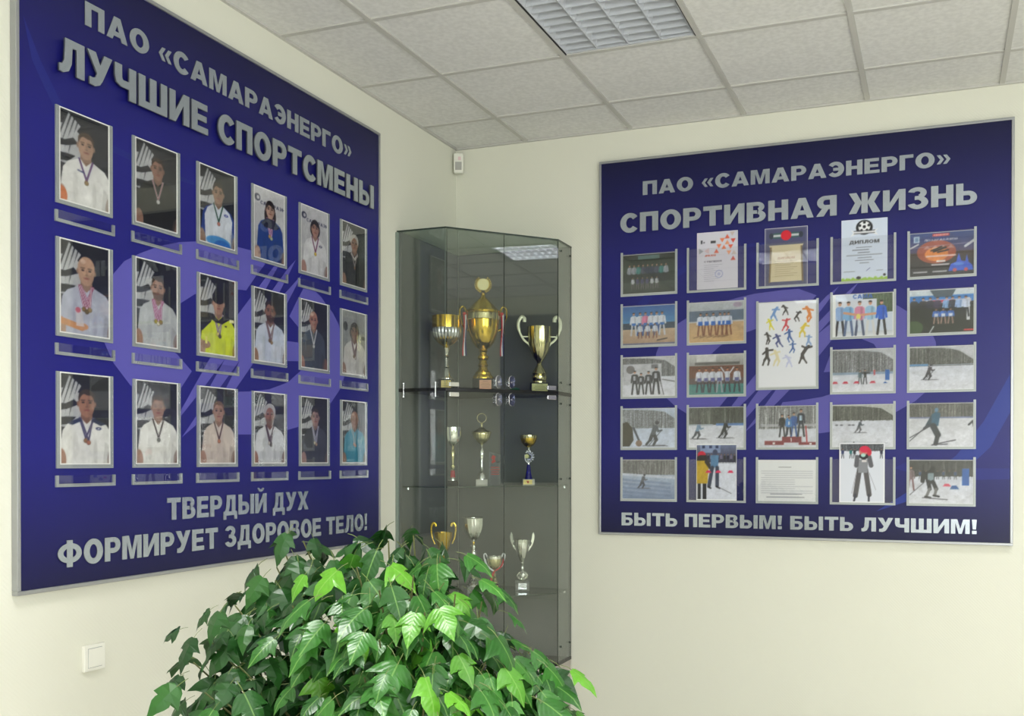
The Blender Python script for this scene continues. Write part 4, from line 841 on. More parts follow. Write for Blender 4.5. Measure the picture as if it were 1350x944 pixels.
def P44():
    p = snow(71, .62, (60, 62, 62), (110, 110, 108)); 
    for q in range(7): fig(p, .18+.09*q, .56, .2, [(60, 80, 120), (50, 54, 60)][q % 2], (44, 48, 56))
    fig(p, .04, .30, .56, (130, 110, 116), (120, 80, 84)); p.poly([(.24, .70), (.34, .78), (.42, .70), (.39, .46), (.28, .46)], (34, 36, 42)); p.rect(.30, .52, .39, .70, (130, 150, 160)); p.line(.24, .70, .22, .52, .035, (34, 36, 42)); p.ell(.37, .79, .04, .05, (34, 34, 40)); p.line(.31, .50, .33, .34, .032, (34, 36, 42)); p.line(.33, .34, .28, .17, .022, (110, 110, 112)); p.line(.38, .50, .43, .34, .032, (34, 36, 42)); p.line(.43, .34, .41, .20, .022, (110, 110, 112)); p.line(.26, .16, .34, .14, .016, (30, 30, 36)); p.line(.39, .19, .47, .17, .016, (30, 30, 36)); p.line(.22, .14, .60, .10, .008, (90, 90, 100)); p.line(.02, .2, .24, .48, .006, (90, 90, 100))
    p.rect(.82, .42, .93, .80, (30, 90, 170)); p.poly([(.53, .40), (.56, .46), (.62, .46), (.66, .40)], (206, 60, 90)); p.poly([(.64, .34), (.67, .42), (.74, .42), (.78, .34)], (30, 84, 150)); return endp(p)
grp = 'pictures on the right board'
def rp(fn, lab, i, j, wd=None, hd=None, dx=0, dz=0, name='sports_photo', cat='photo', dy=0):
    x, z = RX[i], RZ[j]
    wd = wd or .287; hd = hd or .207
    sheet(name, lab, cat, fn(), wd, hd, (.862+x+.0100+dx, F-.0035-dy-.001, 1.103+z+.0112+dz), 0, grp)
rp(P00, 'dark photo of a sports team posing at night, top left picture of the right board', 0, 0)
rp(P10, 'white certificate sheet with orange and grey triangles, standing taller than its pocket', 1, 0, .211, .291, .043, .002, 'certificate', 'certificate', .0003)
rp(P20, 'dark certificate with a parchment scroll and a red ball on top', 2, 0, .211, .291, .032, -.004, 'certificate', 'certificate', .0003)
rp(P30, 'pale blue football diploma sheet with a black and white ball', 3, 0, .215, .297, .042, 0, 'certificate', 'certificate', .0003)
rp(P40, 'dark print with an orange sunset glow and a small blue church', 4, 0)
rp(P01, 'photo of a team in white and blue on a beach before dark blue water', 0, 1)
rp(P11, 'photo of six people in white and blue standing on yellow sand by grey water', 1, 1)
sheet('silhouette_poster', 'tall white poster of small coloured athlete silhouettes in the middle of the right board', 'poster', P21(), .287, .428, (.862+RX[2]+.01, F-.0045, 1.103+.750+.0112), 0, grp)
rp(P31, 'photo of five men in blue and pink shirts holding a cup together', 3, 1)
rp(P41, 'photo of a large team in blue and black posing in front of a blue building', 4, 1)
rp(P02, 'photo of four skiers with number bibs standing before a white banner', 0, 2)
rp(P12, 'photo of a team of six standing in a sports hall on a teal floor', 1, 2)
rp(P32, 'photo of two people on snow beside red markers and a blue flag', 3, 2)
rp(P42, 'photo of one lone skier on an open white field below a dark forest', 4, 2)
rp(P03, 'photo of a skier passing a spectator in a brown coat at the left edge', 0, 3)
rp(P13, 'photo of two skiers following each other past a dark wood', 1, 3)
rp(P23, 'photo of winners on a red podium among birch trees', 2, 3)
rp(P33, 'photo of one crouching skier far off on a white slope with small dark markers', 3, 3)
rp(P43, 'photo of a large skier in blue leaning forward with two long poles', 4, 3)
rp(P04, 'photo of a skier on a blue shaded slope, bottom left picture of the right board', 0, 4)
rp(P14, 'upright photo of a skier beside a person in a yellow vest', 1, 4, .208, .288, .044, 0, 'sports_photo', 'photo', .0090)
rp(P24, 'white sheet with lines of small typed text in the bottom row of the right board', 2, 4, None, None, 0, 0, 'notice_sheet', 'notice')
rp(P34, 'upright photo of a skier in a red hat facing the viewer', 3, 4, .212, .290, .036, 0, 'sports_photo', 'photo', .0090)
rp(P44, 'photo of a skier in black with a tall blue flag on the right', 4, 4)

# ------------------------------------------------------------------ corner display cabinet
PL = [(.004, -.004), (.004, -.66), (.28, -.66), (.70, -.20), (.70, -.004)]          # plan: back corner, A, B, C, D
ZB, ZM, ZT = .436, 1.846, 2.648
cab = thing('display_cabinet', 'tall glass corner display cabinet holding sports cups, standing between the two boards', 'cabinet')
def poly_in(d):                                       # plan shrunk by d towards its centroid
    c = Vector((.30, -.30)); return [(p[0]+(c.x-p[0])*d, p[1]+(c.y-p[1])*d) for p in PL]
bm = bmesh.new(); hprism(bm, poly_in(.01), 0, .42); finish(bm, 'base_unit', M['cabbase'], cab)
bm = bmesh.new(); hprism(bm, PL, .420, .436); finish(bm, 'base_top', M['darkslab'], cab)
bm = bmesh.new(); hprism(bm, PL, ZM-.004, ZM+.012); finish(bm, 'divider_slab', M['darkslab'], cab)
bm = bmesh.new(); hprism(bm, PL, ZT-.003, ZT+.005, 0, 1); finish(bm, 'top_glass', [M['shelfglass'], M['edge']], cab)
def slab_between(name, p, q, z0, z1, th, ms, parent=cab, edge=1):
    p, q = Vector(p), Vector(q); d = (q-p).normalized(); n = Vector((-d.y, d.x))*th/2
    bm = bmesh.new(); pts = [p-n, q-n, q+n, p+n]
    a = [bm.verts.new((v.x, v.y, z0)) for v in pts]; b = [bm.verts.new((v.x, v.y, z1)) for v in pts]
    for k in range(4):
        f = bm.faces.new((a[k], a[(k+1) % 4], b[(k+1) % 4], b[k])); f.material_index = 0 if k % 2 == 0 else edge
    bm.faces.new(a[::-1]).material_index = edge; bm.faces.new(b).material_index = edge
    return finish(bm, name, ms, parent)
for z0, z1 in ((ZB, ZM-.005), (ZM+.013, ZT-.004)):
    slab_between('back_panel', (.022, -.655), (.022, -.03), z0, z1, .012, [M['cabback']]*2)
    slab_between('back_panel', (.03, -.022), (.695, -.022), z0, z1, .012, [M['cabback']]*2)
    slab_between('side_glass', (.008, -.657), (.276, -.657), z0, z1, .006, [M['glass'], M['edgelight']])
    slab_between('side_glass', (.697, -.202), (.697, -.008), z0, z1, .006, [M['glass'], M['edge']])
    B, C = Vector((.286, -.659)), Vector((.700, -.206)); m1 = B.lerp(C, .4985); m2 = B.lerp(C, .5015)
    for a, b, side in ((B, m1, 'left'), (m2, C, 'right')):
        d = slab_between('glass_door', a, b, z0+.002, z1-.002, .005, [M['glass'], M['edge']])
        top = z0 > 1; dr = (b-a).normalized(); nrm = Vector((dr.y, -dr.x))
        # clear acrylic finger pull near the meeting edge, metal hinge clip at the outer edge
        base = b if side == 'left' else a; sgn = -1 if side == 'left' else 1
        hc = base+dr*sgn*.035+nrm*.012; zc = z0+.035 if top else z1-.035
        bm = bmesh.new(); pts = []
        for k in range(24):
            a_ = 2*PI*k/24; cx, cz = math.cos(a_)*.016, math.sin(a_)*.016+(.016 if math.sin(a_) > 0 else -.016); pts.append((cx, cz))
        prism(bm, pts, -.009, .006)
        h = finish(bm, 'finger_pull', M['acrylhandle'], d, loc=(hc.x, hc.y, zc), rot=(0, 0, math.atan2(dr.y, dr.x)))
        bm = bmesh.new(); tube(bm, [(x*1.02, -.009, z*1.02) for x, z in pts[7:18]], .0016, 6); finish(bm, 'rim_highlight', M['chrome'], d, True, loc=(hc.x, hc.y, zc), rot=(0, 0, math.atan2(dr.y, dr.x)))  # chrome half outline added as the edge highlight of the clear pull
        bm = bmesh.new(); lathe(bm, [(0, -.001), (.006, -.001), (.006, .012), (0, .012)], 12)
        s_ = finish(bm, 'screw', M['chrome'], d, True, loc=(hc.x+nrm.x*.001, hc.y+nrm.y*.001, zc), rot=(PI/2, 0, math.atan2(dr.y, dr.x)))
        base = a if side == 'left' else b; hc = base-dr*sgn*.038; hz_ = z0+.016 if top else z1-.016
        bm = bmesh.new(); box(bm, -.025, .025, -.007, .007, -.011, .011)
        finish(bm, 'hinge_clip', M['chrome'] if side == 'left' else M['satin'], d, loc=(hc.x, hc.y, hz_), rot=(0, 0, math.atan2(dr.y, dr.x)), bevel=.002)
boxobj('edge_profile', (.001, .015, -.668, -.646, ZB, ZT-.004), M['edgelight'], cab)
for x in (.045, .225):                                # chrome pins through the divider on the left side glass
    bm = bmesh.new(); lathe(bm, [(0, -.036), (.006, -.036), (.006, -.031), (.0025, -.029), (.0025, .029), (.006, .031), (.006, .036), (0, .036)], 12)
    finish(bm, 'joining_pin', M['chrome'], cab, True, loc=(x, -.664, ZM+.004))
for (x, y) in ((.702, -.17), (.702, -.03)):
    for z in (ZT-.05, ZM+.06, ZM-.05, ZB+.08, 1.40):
        bm = bmesh.new(); lathe(bm, [(0, 0), (.006, 0), (.006, .004), (0, .004)], 10)
        finish(bm, 'screw_cap', M['edge'], cab, True, loc=(x, y, z), rot=(0, PI/2, 0))
inner = [(.030, -.030), (.030, -.645), (.275, -.645), (.688, -.198), (.688, -.030)]
for z in (1.361, .797):
    bm = bmesh.new(); hprism(bm, inner, z, z+.006, 0, 1); finish(bm, 'glass_shelf', [M['shelfglass'], M['edge']], cab)
for z in (1.349, .785):
    for (x, y) in ((.06, -.645), (.68, -.06), (.06, -.036)):
        bm = bmesh.new(); lathe(bm, [(0, 0), (.008, 0), (.008, .0115), (0, .0115)], 12); finish(bm, 'shelf_pin', M['chrome'], cab, True, loc=(x, y, z))

# ------------------------------------------------------------------ trophies
SH = [ZM+.0125, 1.3675, .8035]
cg = 'sports cups in the corner cabinet'
FACE = math.atan2(2.5705-.4, 5.04-.4)*1.0              # they face the room
def cup(label, xy, sh, name='trophy_cup'): return thing(name, label, 'trophy', (xy[0], xy[1], SH[sh]), FACE, cg)
def blk(t, wd, hd, m_, dp=None, name='plinth'):
    dp = dp or wd; return boxobj(name, (-wd/2, wd/2, -dp/2, dp/2, 0, hd), m_, t, bevel=.0015)
def plate(par, wd, z0, z1, y, m_, lines=3, x=0, ink='plateink', big=None):
    p = boxobj('name_plate', (x-wd/2, x+wd/2, y-.0015, y, z0, z1), m_, par)
    bm = bmesh.new(); n = lines
    for k in range(n):
        z = z1-(z1-z0)*(k+.8)/(n+.8); l = wd*(.22 if k == 0 else .38-.06*(k % 2)); box(bm, x-l, x+l, y-.0019, y-.0014, z, z+.0016)
    if not big: finish(bm, 'engraved_lines', M[ink], p)
    else:
        bm.free(); bm = bmesh.new()
        for q in G[big][1]: prism(bm, [(x-.010+a*.034, z0+.006+b*(z1-z0-.012)) for a, b in q], y-.0022, y-.0014)
        finish(bm, 'engraved_lines', M[ink], p)
    return p
def turned(t, name, prof, m_, seg=36):
    bm = bmesh.new(); lathe(bm, prof, seg); return finish(bm, name, m_, t, True)
def bowl(t, prof, m_, name='bowl', flutes=0, fl=(0, 1), amp=.0):
    """open bowl: outer profile, returned down the inside"""
    inner_ = [(max(r-.003, .001), z) for r, z in prof[::-1]]
    inner_ = [q for q in inner_ if q[0] > .002]
    full = prof+inner_+[(0, prof[0][1]+.004)]
    bm = bmesh.new(); lathe(bm, full, 48 if not flutes else flutes*6)
    if flutes:
        for v in bm.verts:
            if fl[0] <= v.co.z <= fl[1]:
                a = math.atan2(v.co.y, v.co.x); s = 1+amp*abs(math.sin(a*flutes/2)); v.co.x *= s; v.co.y *= s
    return finish(bm, name, m_, t, True)
def handle(t, side, pts, rad, m_, flat=1.0):
    bm = bmesh.new(); tube(bm, spline([(side*x, 0, z) for x, z in pts], 7), rad, 8, 0, flat); return finish(bm, 'handle', m_, t, True)
def ribbon(t, x, z0, z1, y, mats):
    w3 = .007
    for k, m_ in enumerate(mats):
        bm = bmesh.new(); n = 10; rows = []
        for i in range(n+1):
            u = i/n; z = z1+(z0-z1)*u; dx = .004*math.sin(u*5+k*.6); dy = .004*math.cos(u*6)
            rows.append([bm.verts.new((x+dx+(k-1)*w3*.9+q, y+dy, z)) for q in (0, w3)])
        for a, b in zip(rows, rows[1:]): bm.faces.new((a[0], a[1], b[1], b[0]))
        o = finish(bm, 'ribbon', m_, t); s = o.modifiers.new('thickness', 'SOLIDIFY'); s.thickness = .0008
# 1: silver goblet, gold rim
t = cup('silver goblet with fluted bowl and wide gold rim, left on the upper shelf', (.190, -.480), 0)
p = blk(t, .085, .055, M['marble']); plate(p, .05, .008, .047, -.0425, M['goldplate'])
turned(t, 'stem', [(0,.055),(.036,.055),(.036,.060),(.024,.072),(.014,.100),(.010,.112),(.015,.118),(.009,.128),(.0095,.165),(.016,.172),(.009,.180),(.013,.205),(.019,.216),(.012,.226),(0,.226)], M['silver'])
turned(t, 'bowl_foot', [(0,.222),(.014,.224),(.036,.236),(.058,.258),(.064,.270),(.058,.266),(.03,.250),(0,.248)], M['gold'])
bowl(t, [(.020,.232),(.050,.252),(.066,.276),(.073,.305),(.0735,.318)], M['satin'], 'fluted_bowl', 22, (.24,.316), .08)
bowl(t, [(.0725,.316),(.0735,.330),(.0740,.380)], M['gold'], 'rim')
# 2: large gold lidded cup
t = cup('large gold lidded cup with wreath medallion on top and striped ribbons on both handles', (.325, -.326), 0)
p = blk(t, .110, .065, M['marble'], .10); plate(p, .062, .010, .057, -.050, M['copper'], 4, x=.012)
turned(t, 'stem', [(0,.065),(.054,.065),(.055,.075),(.050,.084),(.042,.088),(.042,.098),(.032,.106),(.025,.116),(.022,.128),(.028,.136),(.022,.146),(.019,.162),(.029,.172),(.029,.184),(.020,.192),(.018,.204),(.024,.212),(.019,.224),(0,.224)], M['gold'])
bowl(t, [(.018,.220),(.036,.230),(.058,.256),(.075,.300),(.083,.345),(.085,.380),(.085,.415)], M['gold'])
turned(t, 'embossed_band', [(.0853,.372),(.0885,.374),(.088,.384),(.0885,.404),(.0853,.408)], M['palegold'])
turned(t, 'lid', [(.088,.412),(.090,.418),(.078,.430),(.070,.434),(.056,.452),(.034,.474),(.016,.488),(.010,.505),(.012,.510),(.006,.518),(0,.52)], M['gold'])
bm = bmesh.new(); lathe(bm, [(0,-.004),(.030,-.004),(.032,0),(.030,.004),(0,.004)], 32); finish(bm, 'medallion', M['palegold'], t, True, loc=(0, 0, .560), rot=(PI/2, 0, 0))
bm = bmesh.new(); lathe(bm, [(0,-.0055),(.019,-.0055),(.021,-.003),(.013,-.004)], 28); finish(bm, 'medallion_face', M['ribbonwhite'], t, True, loc=(0, -.001, .556), rot=(-PI/2, 0, 0)).rotation_euler = (PI/2, 0, 0)
bm = bmesh.new()
for s in (-1, 1):
    for k in range(9):
        a = -PI/2+s*(.25+k*.27); cx, cz = .037*math.cos(a), .037*math.sin(a)
        for q in (-1, 1):
            b_ = a+s*PI/2+q*.7; pts = [(cx, cz), (cx+.007*math.cos(b_-.35), cz+.007*math.sin(b_-.35)), (cx+.013*math.cos(b_), cz+.013*math.sin(b_)), (cx+.007*math.cos(b_+.35), cz+.007*math.sin(b_+.35))]
            prism(bm, pts, -.002, .002)
finish(bm, 'laurel_wreath', M['gold'], t, loc=(0, 0, .560))
for s in (-1, 1):
    handle(t, s, [(.076,.318),(.098,.330),(.112,.360),(.122,.400),(.120,.432),(.104,.444),(.092,.428),(.088,.400),(.084,.385)], .0045, M['gold'])
    ribbon(t, s*.098, .185, .405, -.012, [M['ribbonred'], M['ribbonwhite'], M['ribbonblue']])
    bm = bmesh.new(); bmesh.ops.create_uvsphere(bm, u_segments=10, v_segments=8, radius=.009); finish(bm, 'ribbon_knot', M['ribbonred'], t, True, loc=(s*.098, -.012, .405))
# 3: silver-gold cup with large curled handles
t = cup('pale gold tapered cup with two large curled handles, right on the upper shelf', (.562, -.126), 0)
p = blk(t, .100, .052, M['marble'], .09); plate(p, .084, .006, .046, -.045, M['lemonplate'], 4)
turned(t, 'stem', [(0,.052),(.040,.052),(.040,.060),(.036,.064),(.041,.074),(.041,.088),(.034,.096),(.040,.102),(.034,.116),(.024,.132),(.015,.148),(.012,.158),(.015,.163),(.010,.168),(0,.168)], M['palegold'])
bowl(t, [(.012,.162),(.030,.185),(.047,.222),(.058,.265),(.063,.315),(.065,.352)], M['palegold'], 'bowl', 14, (.17,.34), .03)
for s in (-1, 1): handle(t, s, [(.046,.238),(.060,.262),(.085,.285),(.108,.330),(.112,.375),(.096,.404),(.082,.398),(.080,.378)], [.004]*8+[.006]*14+[.009]*20+[.010]*8, M['handle_pale'], .35)
for s in (-1, 1):
    bm = bmesh.new(); tube(bm, [(s*.056, 0, .300), (s*.090, 0, .300)], .0035, 8, 0, .6); finish(bm, 'handle_bracket', M['handle_pale'], t, True)
# green item
o = bmesh.new(); lathe(o, [(0, 0), (.030, 0), (.032, .006), (.026, .016), (.014, .022), (0, .024)], 20)
for v in o.verts: v.co.y *= .6; v.co.x *= 1.1
o = finish(o, 'felt_pouch', M['green'], None, True, loc=(.470, -.245, SH[0]))
tag(o, 'small dark green felt pouch lying beside the right cup on the upper shelf', 'pouch')
# 4: silver goblet, red stem
t = cup('slim silver goblet with a red section in its stem, left on the middle shelf', (.221, -.469), 1)
p = blk(t, .050, .026, M['marble'])
turned(t, 'foot', [(0,.026),(.016,.026),(.016,.032),(.012,.036),(.013,.042),(0,.042)], M['silver'])
turned(t, 'red_cone', [(0,.042),(.0135,.042),(.010,.078),(0,.078)], M['redcone'])
turned(t, 'stem', [(0,.078),(.011,.078),(.007,.086),(.012,.094),(.012,.104),(.005,.112),(.008,.140),(.013,.170),(.010,.178),(.005,.186),(.008,.196),(.004,.204),(0,.205)], M['palegold'])
bowl(t, [(.006,.200),(.022,.212),(.036,.235),(.042,.260),(.044,.300)], M['silver'], 'bowl', 9, (.205,.28), .05)
# 5: silver lidded cup
t = cup('silver lidded cup with an open ring on its lid, on the middle shelf', (.320, -.332), 1)
p = blk(t, .060, .030, M['whitemarble'])
turned(t, 'stem', [(0,.030),(.026,.030),(.026,.036),(.020,.050),(.016,.066),(.006,.074),(.010,.086),(.006,.096),(.010,.110),(.006,.120),(.013,.150),(.016,.170),(.010,.186),(.004,.200),(.009,.212),(0,.216)], M['silver'])
bowl(t, [(.006,.214),(.022,.224),(.040,.246),(.046,.268),(.046,.276)], M['palegold'], 'bowl', 18, (.215,.27), .05)
turned(t, 'lid', [(.050,.272),(.052,.277),(.046,.283),(.034,.288),(.024,.291),(.020,.297),(.007,.302),(.004,.314),(.007,.322),(0,.328)], M['palegold'])
bm = bmesh.new(); tube(bm, [(.024*math.cos(a/20*2*PI), 0, .352+.024*math.sin(a/20*2*PI)) for a in range(21)], .0025, 8); finish(bm, 'lid_ring', M['palegold'], t, True)
# 6: glass award
t = thing('glass_award', 'clear glass award plaque with red print and slanted top beside the lidded cup', 'award', (.400, -.335, SH[1]), FACE-.30)
boxobj('award_foot', (-.036, .050, -.022, .022, 0, .008), M['acryl'], t, bevel=.002)
bm = bmesh.new(); prism(bm, [(-.032, .008), (.032, .008), (.030, .160), (-.034, .176)], -.005, .005)
gp = finish(bm, 'glass_plate', M['acryl'], t)
bm = bmesh.new()
for q in ([(-.022,.140),(-.012,.158),(.004,.150),(-.006,.132)], [(-.02,.126),(-.002,.136),(.004,.124),(-.016,.114)]): prism(bm, q, -.0062, -.0052)
for k, l in enumerate((.046, .050, .040, .044)): box(bm, -l/2, l/2, -.0062, -.0052, .092-.012*k, .096-.012*k)
finish(bm, 'printed_text', M['redink'], gp)
bm = bmesh.new(); box(bm, .008, .024, -.0062, -.0052, .118, .123); finish(bm, 'printed_text', M['marble'], gp)
# 7: gold bowl with blue stem
t = cup('gold bowl cup on a blue conical stem with a white leaf ring', (.519, -.172), 1)
p = blk(t, .062, .030, M['whitemarble'], .05); plate(p, .046, .003, .027, -.025, M['goldplate'], x=-.005, ink='redink', big='1')
turned(t, 'blue_cone', [(0,.030),(.021,.030),(.020,.034),(.013,.070),(.0085,.108),(0,.108)], M['bluecone'])
turned(t, 'stem_collar', [(0,.108),(.005,.108),(.005,.116),(0,.116)], M['silver'])
bm = bmesh.new()
for k in range(8):
    a = -1.9+k*.52; r0, r1 = .017, .031; cx, cz = r0*math.cos(a), r0*math.sin(a); ex, ez = (r1+.002*(k > 4))*math.cos(a+.25), (r1+.006*(k > 5))*math.sin(a+.25)
    nx_, nz_ = -(ez-cz)*.28, (ex-cx)*.28; mx_, mz_ = (cx+ex)/2, (cz+ez)/2
    prism(bm, [(cx, cz), (mx_+nx_, mz_+nz_), (ex, ez), (mx_-nx_, mz_-nz_)], -.003, .003)
finish(bm, 'leaf_ring', M['ribbonwhite'], t, loc=(.002, 0, .150))
bm = bmesh.new()
for k in range(8):
    a = -1.9+k*.52; r0, r1 = .019, .029; cx, cz = r0*math.cos(a), r0*math.sin(a); ex, ez = r1*math.cos(a+.22), r1*math.sin(a+.22)
    nx_, nz_ = -(ez-cz)*.2, (ex-cx)*.2; mx_, mz_ = (cx+ex)/2, (cz+ez)/2
    prism(bm, [(cx, cz), (mx_+nx_, mz_+nz_), (ex, ez), (mx_-nx_, mz_-nz_)], -.0036, -.003)
for q in A(0, 0, .017, .017, .013, .013, -130, 100, 16): prism(bm, q, -.0036, .003)
finish(bm, 'blue_inlay', M['bluecone'], t, loc=(.002, 0, .150))
bm = bmesh.new(); lathe(bm, [(0,-.003),(.011,-.003),(.011,.003),(0,.003)], 20); finish(bm, 'ball_disc', M['lemonplate'], t, True, loc=(-.010, -.003, .152), rot=(PI/2, 0, 0))
bm = bmesh.new(); prism(bm, A(0,0,.022,.034,.017,.029,130,290,14)[0], -.003, .003)
for q in A(0, 0, .022, .034, .018, .030, 150, 290, 14)[1:]: prism(bm, q, -.003, .003)
finish(bm, 'ring_arc', M['ribbonwhite'], t, loc=(0, 0, .150))
turned(t, 'bowl_neck', [(0,.182),(.005,.182),(.007,.196),(.012,.204),(0,.204)], M['silver'])
bowl(t, [(.010,.200),(.026,.210),(.038,.226),(.045,.248),(.045,.253)], M['gold'])
bowl(t, [(.0455,.248),(.0465,.252),(.0465,.264)], M['palegold'], 'rim')
# 8: gold cup, lower shelf
t = cup('gold conical cup with scrolled handles, half hidden by leaves on the lower shelf', (.165, -.465), 2)
p = blk(t, .062, .04, M['marble'])
turned(t, 'stem', [(0,.040),(.026,.040),(.024,.050),(.010,.070),(.007,.095),(.012,.110),(.007,.124),(.006,.150),(.012,.160),(.010,.168),(.014,.174),(0,.176)], M['silver'])
bowl(t, [(.008,.172),(.018,.205),(.030,.250),(.042,.296),(.047,.322)], M['gold'], 'bowl', 12, (.18,.31), .03)
for s in (-1, 1): handle(t, s, [(.044,.262),(.056,.290),(.062,.325),(.062,.350),(.054,.368),(.043,.366),(.040,.352)], [.003]*7+[.004]*14+[.006]*14+[.007]*8, M['gold'], .5)
# 9: tall silver goblet
t = cup('tallest silver goblet with a wide rim, on the lower shelf', (.283, -.352), 2)
p = blk(t, .066, .035, M['greymarble'])
turned(t, 'stem', [(0,.035),(.030,.035),(.028,.042),(.018,.052),(.022,.062),(.010,.074),(.016,.090),(.008,.102),(.010,.130),(.016,.160),(.013,.172),(.009,.182),(.014,.196),(.014,.214),(.009,.226),(.018,.232),(.010,.240),(.018,.247),(.006,.256),(0,.258)], M['silver'])
turned(t, 'gold_collar', [(0,.256),(.006,.256),(.008,.266),(.005,.272),(0,.273)], M['gold'])
bowl(t, [(.008,.270),(.026,.286),(.044,.318),(.054,.356),(.057,.392),(.062,.396)], M['silver'], 'bowl', 16, (.28,.385), .035)
# 10: small cup with ribbon
t = cup('small gold and silver cup with a red and white ribbon round its handles', (.414, -.377), 2)
p = blk(t, .052, .012, M['marble'], name='foot_slab'); p = boxobj('plinth', (-.021, .021, -.02, .02, .012, .058), M['marble'], t, bevel=.001); plate(p, .030, .016, .050, -.02, M['goldplate'], x=.004)
turned(t, 'stem', [(0,.058),(.018,.058),(.020,.068),(.012,.078),(.014,.086),(.006,.096),(.009,.106),(.005,.114),(.007,.122),(0,.124)], M['palegold'])
bowl(t, [(.006,.120),(.020,.134),(.033,.158),(.037,.184),(.037,.192)], M['palegold'], 'bowl', 14, (.125,.18), .04)
bowl(t, [(.0375,.186),(.0385,.190),(.0385,.200)], M['silver'], 'rim')
for s in (-1, 1):
    handle(t, s, [(.020,.135),(.040,.150),(.050,.180),(.054,.205),(.046,.212),(.040,.202),(.038,.194)], .0035, M['ribbonwhite'], .6)
    bm = bmesh.new(); tube(bm, spline([(s*.048, -.008, .185), (s*.036, -.022, .150), (s*.004, -.030, .126)], 6), .0045, 6, 0, .3); finish(bm, 'ribbon', M['ribbonred'] if s > 0 else M['ribbonwhite'], t, True)
bm = bmesh.new(); tube(bm, spline([(0, -.03, .126), (-.014, -.028, .09), (-.026, -.02, .03)], 6), .0055, 6, 0, .3); finish(bm, 'ribbon_tail', M['ribbonred'], t, True)
# 11: winged silver cup
t = cup('silver cup with wing shaped handles on a grey marble block, right on the lower shelf', (.484, -.175), 2)
p = blk(t, .072, .052, M['greymarble'], .06); plate(p, .044, .010, .042, -.030, M['satin'])
turned(t, 'stem', [(0,.052),(.022,.052),(.024,.060),(.018,.070),(.022,.086),(.018,.100),(.008,.112),(.010,.120),(.005,.134),(.010,.146),(.008,.152),(0,.154)], M['silver'])
bm = bmesh.new()
for k in range(6):
    a = k*1.05; tube(bm, spline([(.014*math.cos(a), .014*math.sin(a), .060), (.029*math.cos(a+.3), .029*math.sin(a+.3), .078), (.016*math.cos(a+.6), .016*math.sin(a+.6), .100)], 5), .004, 6)
finish(bm, 'scroll_ornament', M['silver'], t, True)
bowl(t, [(.007,.150),(.020,.176),(.030,.210),(.036,.246),(.037,.272)], M['silver'], 'bowl', 10, (.16,.26), .05)
for s in (-1, 1):
    bm = bmesh.new(); pts = [(.030,.205),(.052,.235),(.062,.262),(.066,.290),(.060,.315),(.052,.300),(.049,.275),(.044,.262),(.050,.252),(.034,.222)]
    prism(bm, [(s*x, z) for x, z in pts], -.003, .003); finish(bm, 'wing_handle', M['silver'], t, bevel=.0015)

# ------------------------------------------------------------------ motion detector and light switch
t = thing('motion_detector', 'small white motion detector high in the room corner', 'sensor', (.035, -.035, 3.10), math.radians(45)-PI/2+PI/4)
t.rotation_euler = (0, 0, math.radians(22))
boxobj('housing', (-.027, .027, -.022, .016, .005, .115), M['white'], t, bevel=.006)
boxobj('lens', (-.018, .018, -.0245, -.0215, .020, .065), M['sensorgrey'], t, bevel=.001)
boxobj('indicator', (-.002, .014, -.0235, -.0215, .074, .094), M['pink'], t)
t = thing('light_switch', 'white square light switch on the left wall below the board', 'switch', (0, -2.576, .861), PI/2)
boxobj('surround', (-.042, .042, -.013, 0, -.042, .042), M['white'], t, bevel=.0022)
boxobj('rocker_gap', (-.0285, .0285, -.0134, -.0125, -.0315, .0315), M['strip'], t)
boxobj('rocker', (-.0275, .0275, -.0155, -.0125, -.030, .030), M['white'], t, bevel=.001)

